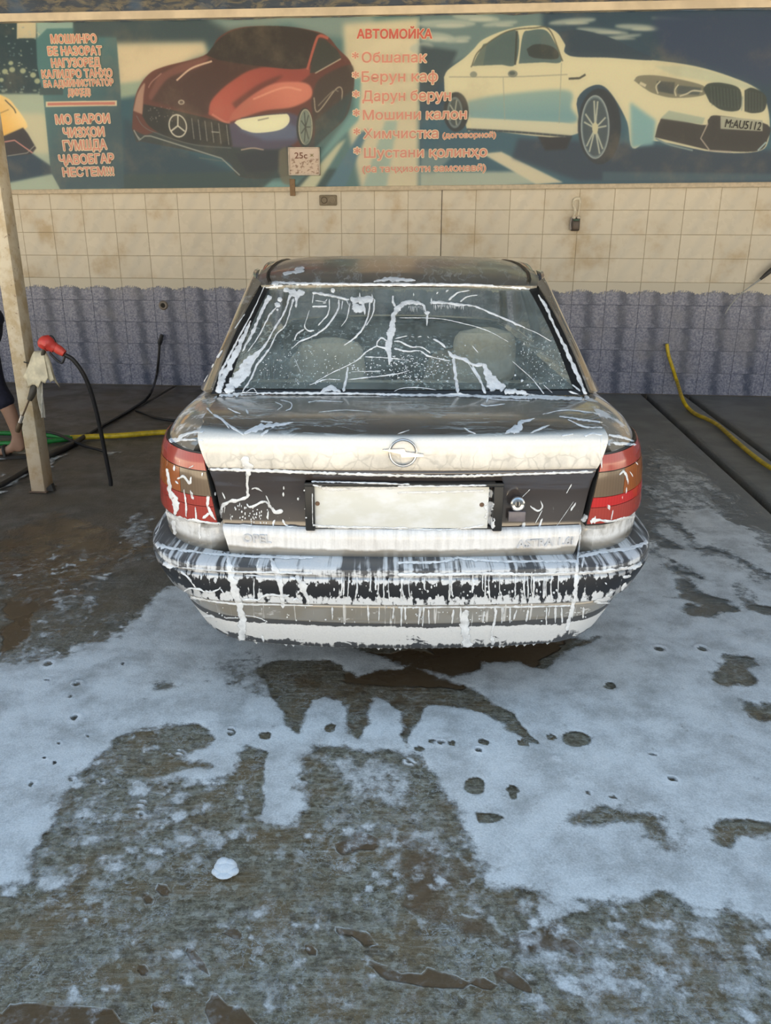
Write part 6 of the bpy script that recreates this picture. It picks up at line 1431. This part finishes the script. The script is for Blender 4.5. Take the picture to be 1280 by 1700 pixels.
hose('black_hose', [F(60, 716, .04), F(92, 720, .042), F(118, 731, .034), F(140, 740, .013), F(158, 745, .013), F(173, 749, .013)], .012, M_HOSE, 'black hose end crossing over the join of green and yellow hose')
g1 = MB().tube([F(-80, 716, .02), F(0, 719, .02), F(50, 720, .02), F(90, 724, .02), F(120, 727, .02)], .018, 10).tube([F(-80, 735, .02), F(0, 736, .02), F(60, 735, .02), F(95, 731, .02), F(120, 728, .02)], .018, 10)
tag(g1.build('green_hose', M_GH), 'green hose doubled back on the floor behind the cream post', 'hose')
tag(MB().tube([F(117, 727, .022), F(150, 725, .022), F(200, 723, .022), F(250, 719, .022), F(290, 717, .022), F(420, 712, .022)], .021, 12).build('yellow_hose', M_YH), 'yellow hose joined to the green one, running behind the beige car', 'hose')
# right wall tap and yellow hose
o = MB().tube([Wp(1107, 572, .0), Wp(1107, 573, -.05)], .014, 8).build('wall_outlet', M_GALV); tag(o, 'dark pipe outlet in the blue tiles feeding the right yellow hose', 'pipe outlet')
hose('yellow_hose', [Wp(1107, 571, -.05), Wp(1110, 590, -.07), Wp(1117, 612, -.075), Wp(1124, 634, -.075), F(1133, 662, .10), F(1142, 677, .018), F(1156, 688, .018), F(1172, 695, .018), F(1192, 706, .018), F(1218, 729, .018), F(1250, 756, .018), F(1285, 780, .018), F(1400, 845, .018), F(1520, 890, .018), F(1700, 930, .018)], .0165, M_YH, 'yellow hose dropping from the blue tiled wall and snaking off to the right', n=90)
# wand clipped to the wall at the right edge
wd = empty('spray_wand', Wp(1300, 432, -.06)); b_ = wd.location.copy(); tag(wd, 'dark spray wand with a thin pale tip at the right edge against the tiles', 'spray wand')
MB().tube([Wp(1262, 464, -.065)-b_, Wp(1280, 449, -.065)-b_, Wp(1340, 402, -.065)-b_, Wp(1400, 356, -.065)-b_], [.012, .022, .024, .022], 10).build('handle_tube', plain('dark_wand', (.05, .048, .045), .5), wd)
MB().tube([Wp(1204, 521, -.055)-b_, Wp(1212, 508, -.058)-b_, Wp(1226, 492, -.062)-b_, Wp(1244, 477, -.065)-b_, Wp(1264, 463, -.065)-b_], [.0045, .0055, .005, .006, .010], 8).build('tip', plain('pale_grey_tip', (.38, .39, .38), .4), wd)
for u, v in ((1300, 433), (1380, 371)):
    q = Wp(u, v, 0)-b_; MB().box((q.x-.02, q.y-.10, q.z-.02), (q.x+.02, q.y+.004, q.z-.005)).box((q.x-.02, q.y-.10, q.z-.02), (q.x+.02, q.y-.09, q.z+.03)).build('clip', M_GALV, wd, smooth=False)

# ------------------------------------------------------------------ the washer at the left edge, mostly outside the frame
pp = at_z(25, 753); PERS = empty('person', (pp.x+.06, pp.y, 0)); tag(PERS, 'person in dark navy clothes and sandals walking off left behind the post', 'person')
def mat_skin():
    k = NT('skin'); p = k.coord(); return k.done(k.bsdf(k.mix(k.noise(p, 20, 3), (.30, .17, .11), (.38, .22, .15)), .5))
M_SKIN = mat_skin(); M_NAVY = plain('navy_cloth', (.012, .013, .030), .9, nscale=40, namt=.25, bump=.2); M_HAIR = plain('black_hair', (.01, .009, .008), .6); M_SAND = plain('dark_sandal_rubber', (.02, .018, .016), .6)
def skin(name, J, E, mat, root, levels=2):
    names = list(J); me = bpy.data.meshes.new(name); me.from_pydata([J[n][0] for n in names], [(names.index(a), names.index(b)) for a, b in E], [])
    o = bpy.data.objects.new(name, me); COL.objects.link(o); md = o.modifiers.new('skin', 'SKIN'); md.use_smooth_shade = True; md.branch_smoothing = .5
    sv = me.skin_vertices[0].data if me.skin_vertices else None
    if sv is None:
        bpy.context.view_layer.objects.active = o; me.skin_vertices.new() if hasattr(me.skin_vertices, 'new') else None; sv = me.skin_vertices[0].data
    for i, n in enumerate(names):
        r = J[n][1]; sv[i].radius = r if isinstance(r, tuple) else (r, r); sv[i].use_root = (n == root)
    ss = o.modifiers.new('sub', 'SUBSURF'); ss.levels = levels; ss.render_levels = levels
    dg = bpy.context.evaluated_depsgraph_get(); m2 = bpy.data.meshes.new_from_object(o.evaluated_get(dg)); bpy.data.objects.remove(o)
    m2.materials.clear(); m2.materials.append(mat); m2.name = name; m2.polygons.foreach_set('use_smooth', [True]*len(m2.polygons))
    r = bpy.data.objects.new(name, m2); COL.objects.link(r); r.parent = PERS; return r
J = {'pelvis': ((-.14, 0, .93), .115), 'spine': ((-.16, 0, 1.10), .105), 'chest': ((-.205, 0, 1.29), .12), 'neck': ((-.232, 0, 1.44), .056), 'nape': ((-.250, 0, 1.49), .052), 'face': ((-.275, 0, 1.555), .080), 'crown': ((-.268, 0, 1.63), .085), 'top': ((-.262, 0, 1.675), .058),
     'chin': ((-.335, 0, 1.500), .030), 'nose': ((-.364, 0, 1.555), .014)}
E = [('pelvis','spine'),('spine','chest'),('chest','neck'),('neck','nape'),('nape','face'),('face','crown'),('crown','top'),('face','chin'),('face','nose')]
for s, yy in (('r', -1), ('l', 1)):   # r is the near, trailing side
    hipx = -.13; tr_ = yy < 0
    J.update({'hip'+s: ((hipx, .10*yy, .90), .095), 'knee'+s: ((-.080, .11*yy, .50), .060) if tr_ else ((-.40, .10*yy, .52), .060), 'calf'+s: ((.0, .11*yy, .34), .052) if tr_ else ((-.43, .10*yy, .35), .052),
              'ank'+s: ((.045, .11*yy, .10), .036) if tr_ else ((-.47, .10*yy, .10), .036), 'heel'+s: ((.065, .11*yy, .050), .030) if tr_ else ((-.44, .10*yy, .050), .030), 'ball'+s: ((-.07, .115*yy, .048), .030) if tr_ else ((-.58, .105*yy, .048), .030), 'toe'+s: ((-.135, .118*yy, .040), .020) if tr_ else ((-.645, .108*yy, .04), .020)})
    E += [('pelvis','hip'+s),('hip'+s,'knee'+s),('knee'+s,'calf'+s),('calf'+s,'ank'+s),('ank'+s,'heel'+s),('ank'+s,'ball'+s),('ball'+s,'toe'+s)]
    J.update({'ear'+s: ((-.258, .085*yy, 1.56), (.010, .022)), 'sho'+s: ((-.21, .185*yy, 1.40), .058), 'elb'+s: ((-.235-.05*(yy > 0), .235*yy, 1.13), .042), 'wri'+s: ((-.40, .21*yy, .98), .028), 'palm'+s: ((-.46, .20*yy, .945), (.022, .032))})
    E += [('face','ear'+s),('chest','sho'+s),('sho'+s,'elb'+s),('elb'+s,'wri'+s),('wri'+s,'palm'+s)]
    for i in range(4):
        y0 = (.20+(i-1.5)*.019)*yy; ln = [.85, 1, .95, .75][i]
        for q, (dx, dz) in enumerate(((-.035, -.018), (-.062*ln-.005, -.042*ln), (-.070*ln, -.072*ln))):
            J['f%d%d%s' % (i, q, s)] = ((-.46+dx, y0+.003*(i-1.5)*q*yy, .945+dz), .0085-.0006*q)
        E += [('palm'+s, 'f%d0%s' % (i, s)), ('f%d0%s' % (i, s), 'f%d1%s' % (i, s)), ('f%d1%s' % (i, s), 'f%d2%s' % (i, s))]
    J['t0'+s] = ((-.445, .165*yy, .94), .011); J['t1'+s] = ((-.475, .15*yy, .918), .009); J['t2'+s] = ((-.495, .152*yy, .895), .008); E += [('palm'+s,'t0'+s),('t0'+s,'t1'+s),('t1'+s,'t2'+s)]
body = skin('body', J, E, M_SKIN, 'pelvis')
T = {'p': ((-.145, 0, 1.04), .140), 'p2': ((-.13, 0, .90), .135)}; E = [('p','p2')]
for s, yy in (('r', -1), ('l', 1)):
    tr_ = yy < 0; k_, c_ = J['knee'+s][0], J['calf'+s][0]
    T.update({'h'+s: ((-.13, .10*yy, .84), .115), 'k'+s: (k_, .078), 'c'+s: ((c_[0], c_[1], c_[2]+.01), .074)}); E += [('p2','h'+s),('h'+s,'k'+s),('k'+s,'c'+s)]
skin('trousers', T, E, M_NAVY, 'p2')
T = {'a0': ((-.135, 0, .86), .150), 'a': ((-.14, 0, .96), .152), 'b': ((-.165, 0, 1.10), .130), 'c': ((-.205, 0, 1.29), .142), 'd': ((-.23, 0, 1.445), .078)}; E = [('a0','a'),('a','b'),('b','c'),('c','d')]
for s, yy in (('r', -1), ('l', 1)): T.update({'s'+s: ((-.21, .19*yy, 1.40), .075), 'e'+s: ((-.228, .225*yy, 1.20), .062)}); E += [('c','s'+s),('s'+s,'e'+s)]
skin('shirt', T, E, M_NAVY, 'b')
hm = MB().ball((-.255, 0, 1.627), (.105, .092, .095), seg=20, rings=12); hm.v = [Vector((max(p.x, -.325) if p.z < 1.645 else p.x, p.y, max(p.z, 1.555 if p.x > -.26 else 1.62))) for p in hm.v]; hm.build('hair', M_HAIR, PERS)
for yy in (-1, 1):
    e = MB().ball((-.345, .030*yy, 1.58), .011).build('eye', plain('eye_white', (.75, .73, .70), .3), PERS); MB().ball((-.3545, .030*yy, 1.58), .005).build('iris', M_BLACK_INK, e)
    a, t = J['ank'+('r' if yy < 0 else 'l')][0], J['toe'+('r' if yy < 0 else 'l')][0]; hl = J['heel'+('r' if yy < 0 else 'l')][0]
    n = 20; pts = []
    cxs, L = (hl[0]+.03+t[0]-.03)/2, (hl[0]+.03-t[0]+.03)/2
    so = MB(); top = [(cxs+L*math.cos(2*math.pi*i/n), a[1]+(.038+.008*(math.cos(2*math.pi*i/n) < 0))*math.sin(2*math.pi*i/n), .022) for i in range(n)]; bot = [(x, y, .001) for x, y, z in top]
    so.add(top+bot, [tuple(range(n)), tuple(range(2*n-1, n-1, -1))]+[(i, i+n, (i+1) % n+n, (i+1) % n) for i in range(n)])
    so = so.build('sandal', M_SAND, PERS); bx_ = J['ball'+('r' if yy < 0 else 'l')][0]
    MB().tube([(bx_[0]+.01, a[1]-.046, .02), (bx_[0], a[1]-.036, .065), (bx_[0]-.005, a[1], .086), (bx_[0], a[1]+.036, .065), (bx_[0]+.01, a[1]+.046, .02)], .011, 8).build('strap', M_SAND, so)
mo = MB().box((-.3635, -.022, 1.518), (-.350, .022, 1.525), bev=.002).build('mouth', plain('lips', (.25, .09, .07), .5), PERS)
bpy.context.view_layer.update()
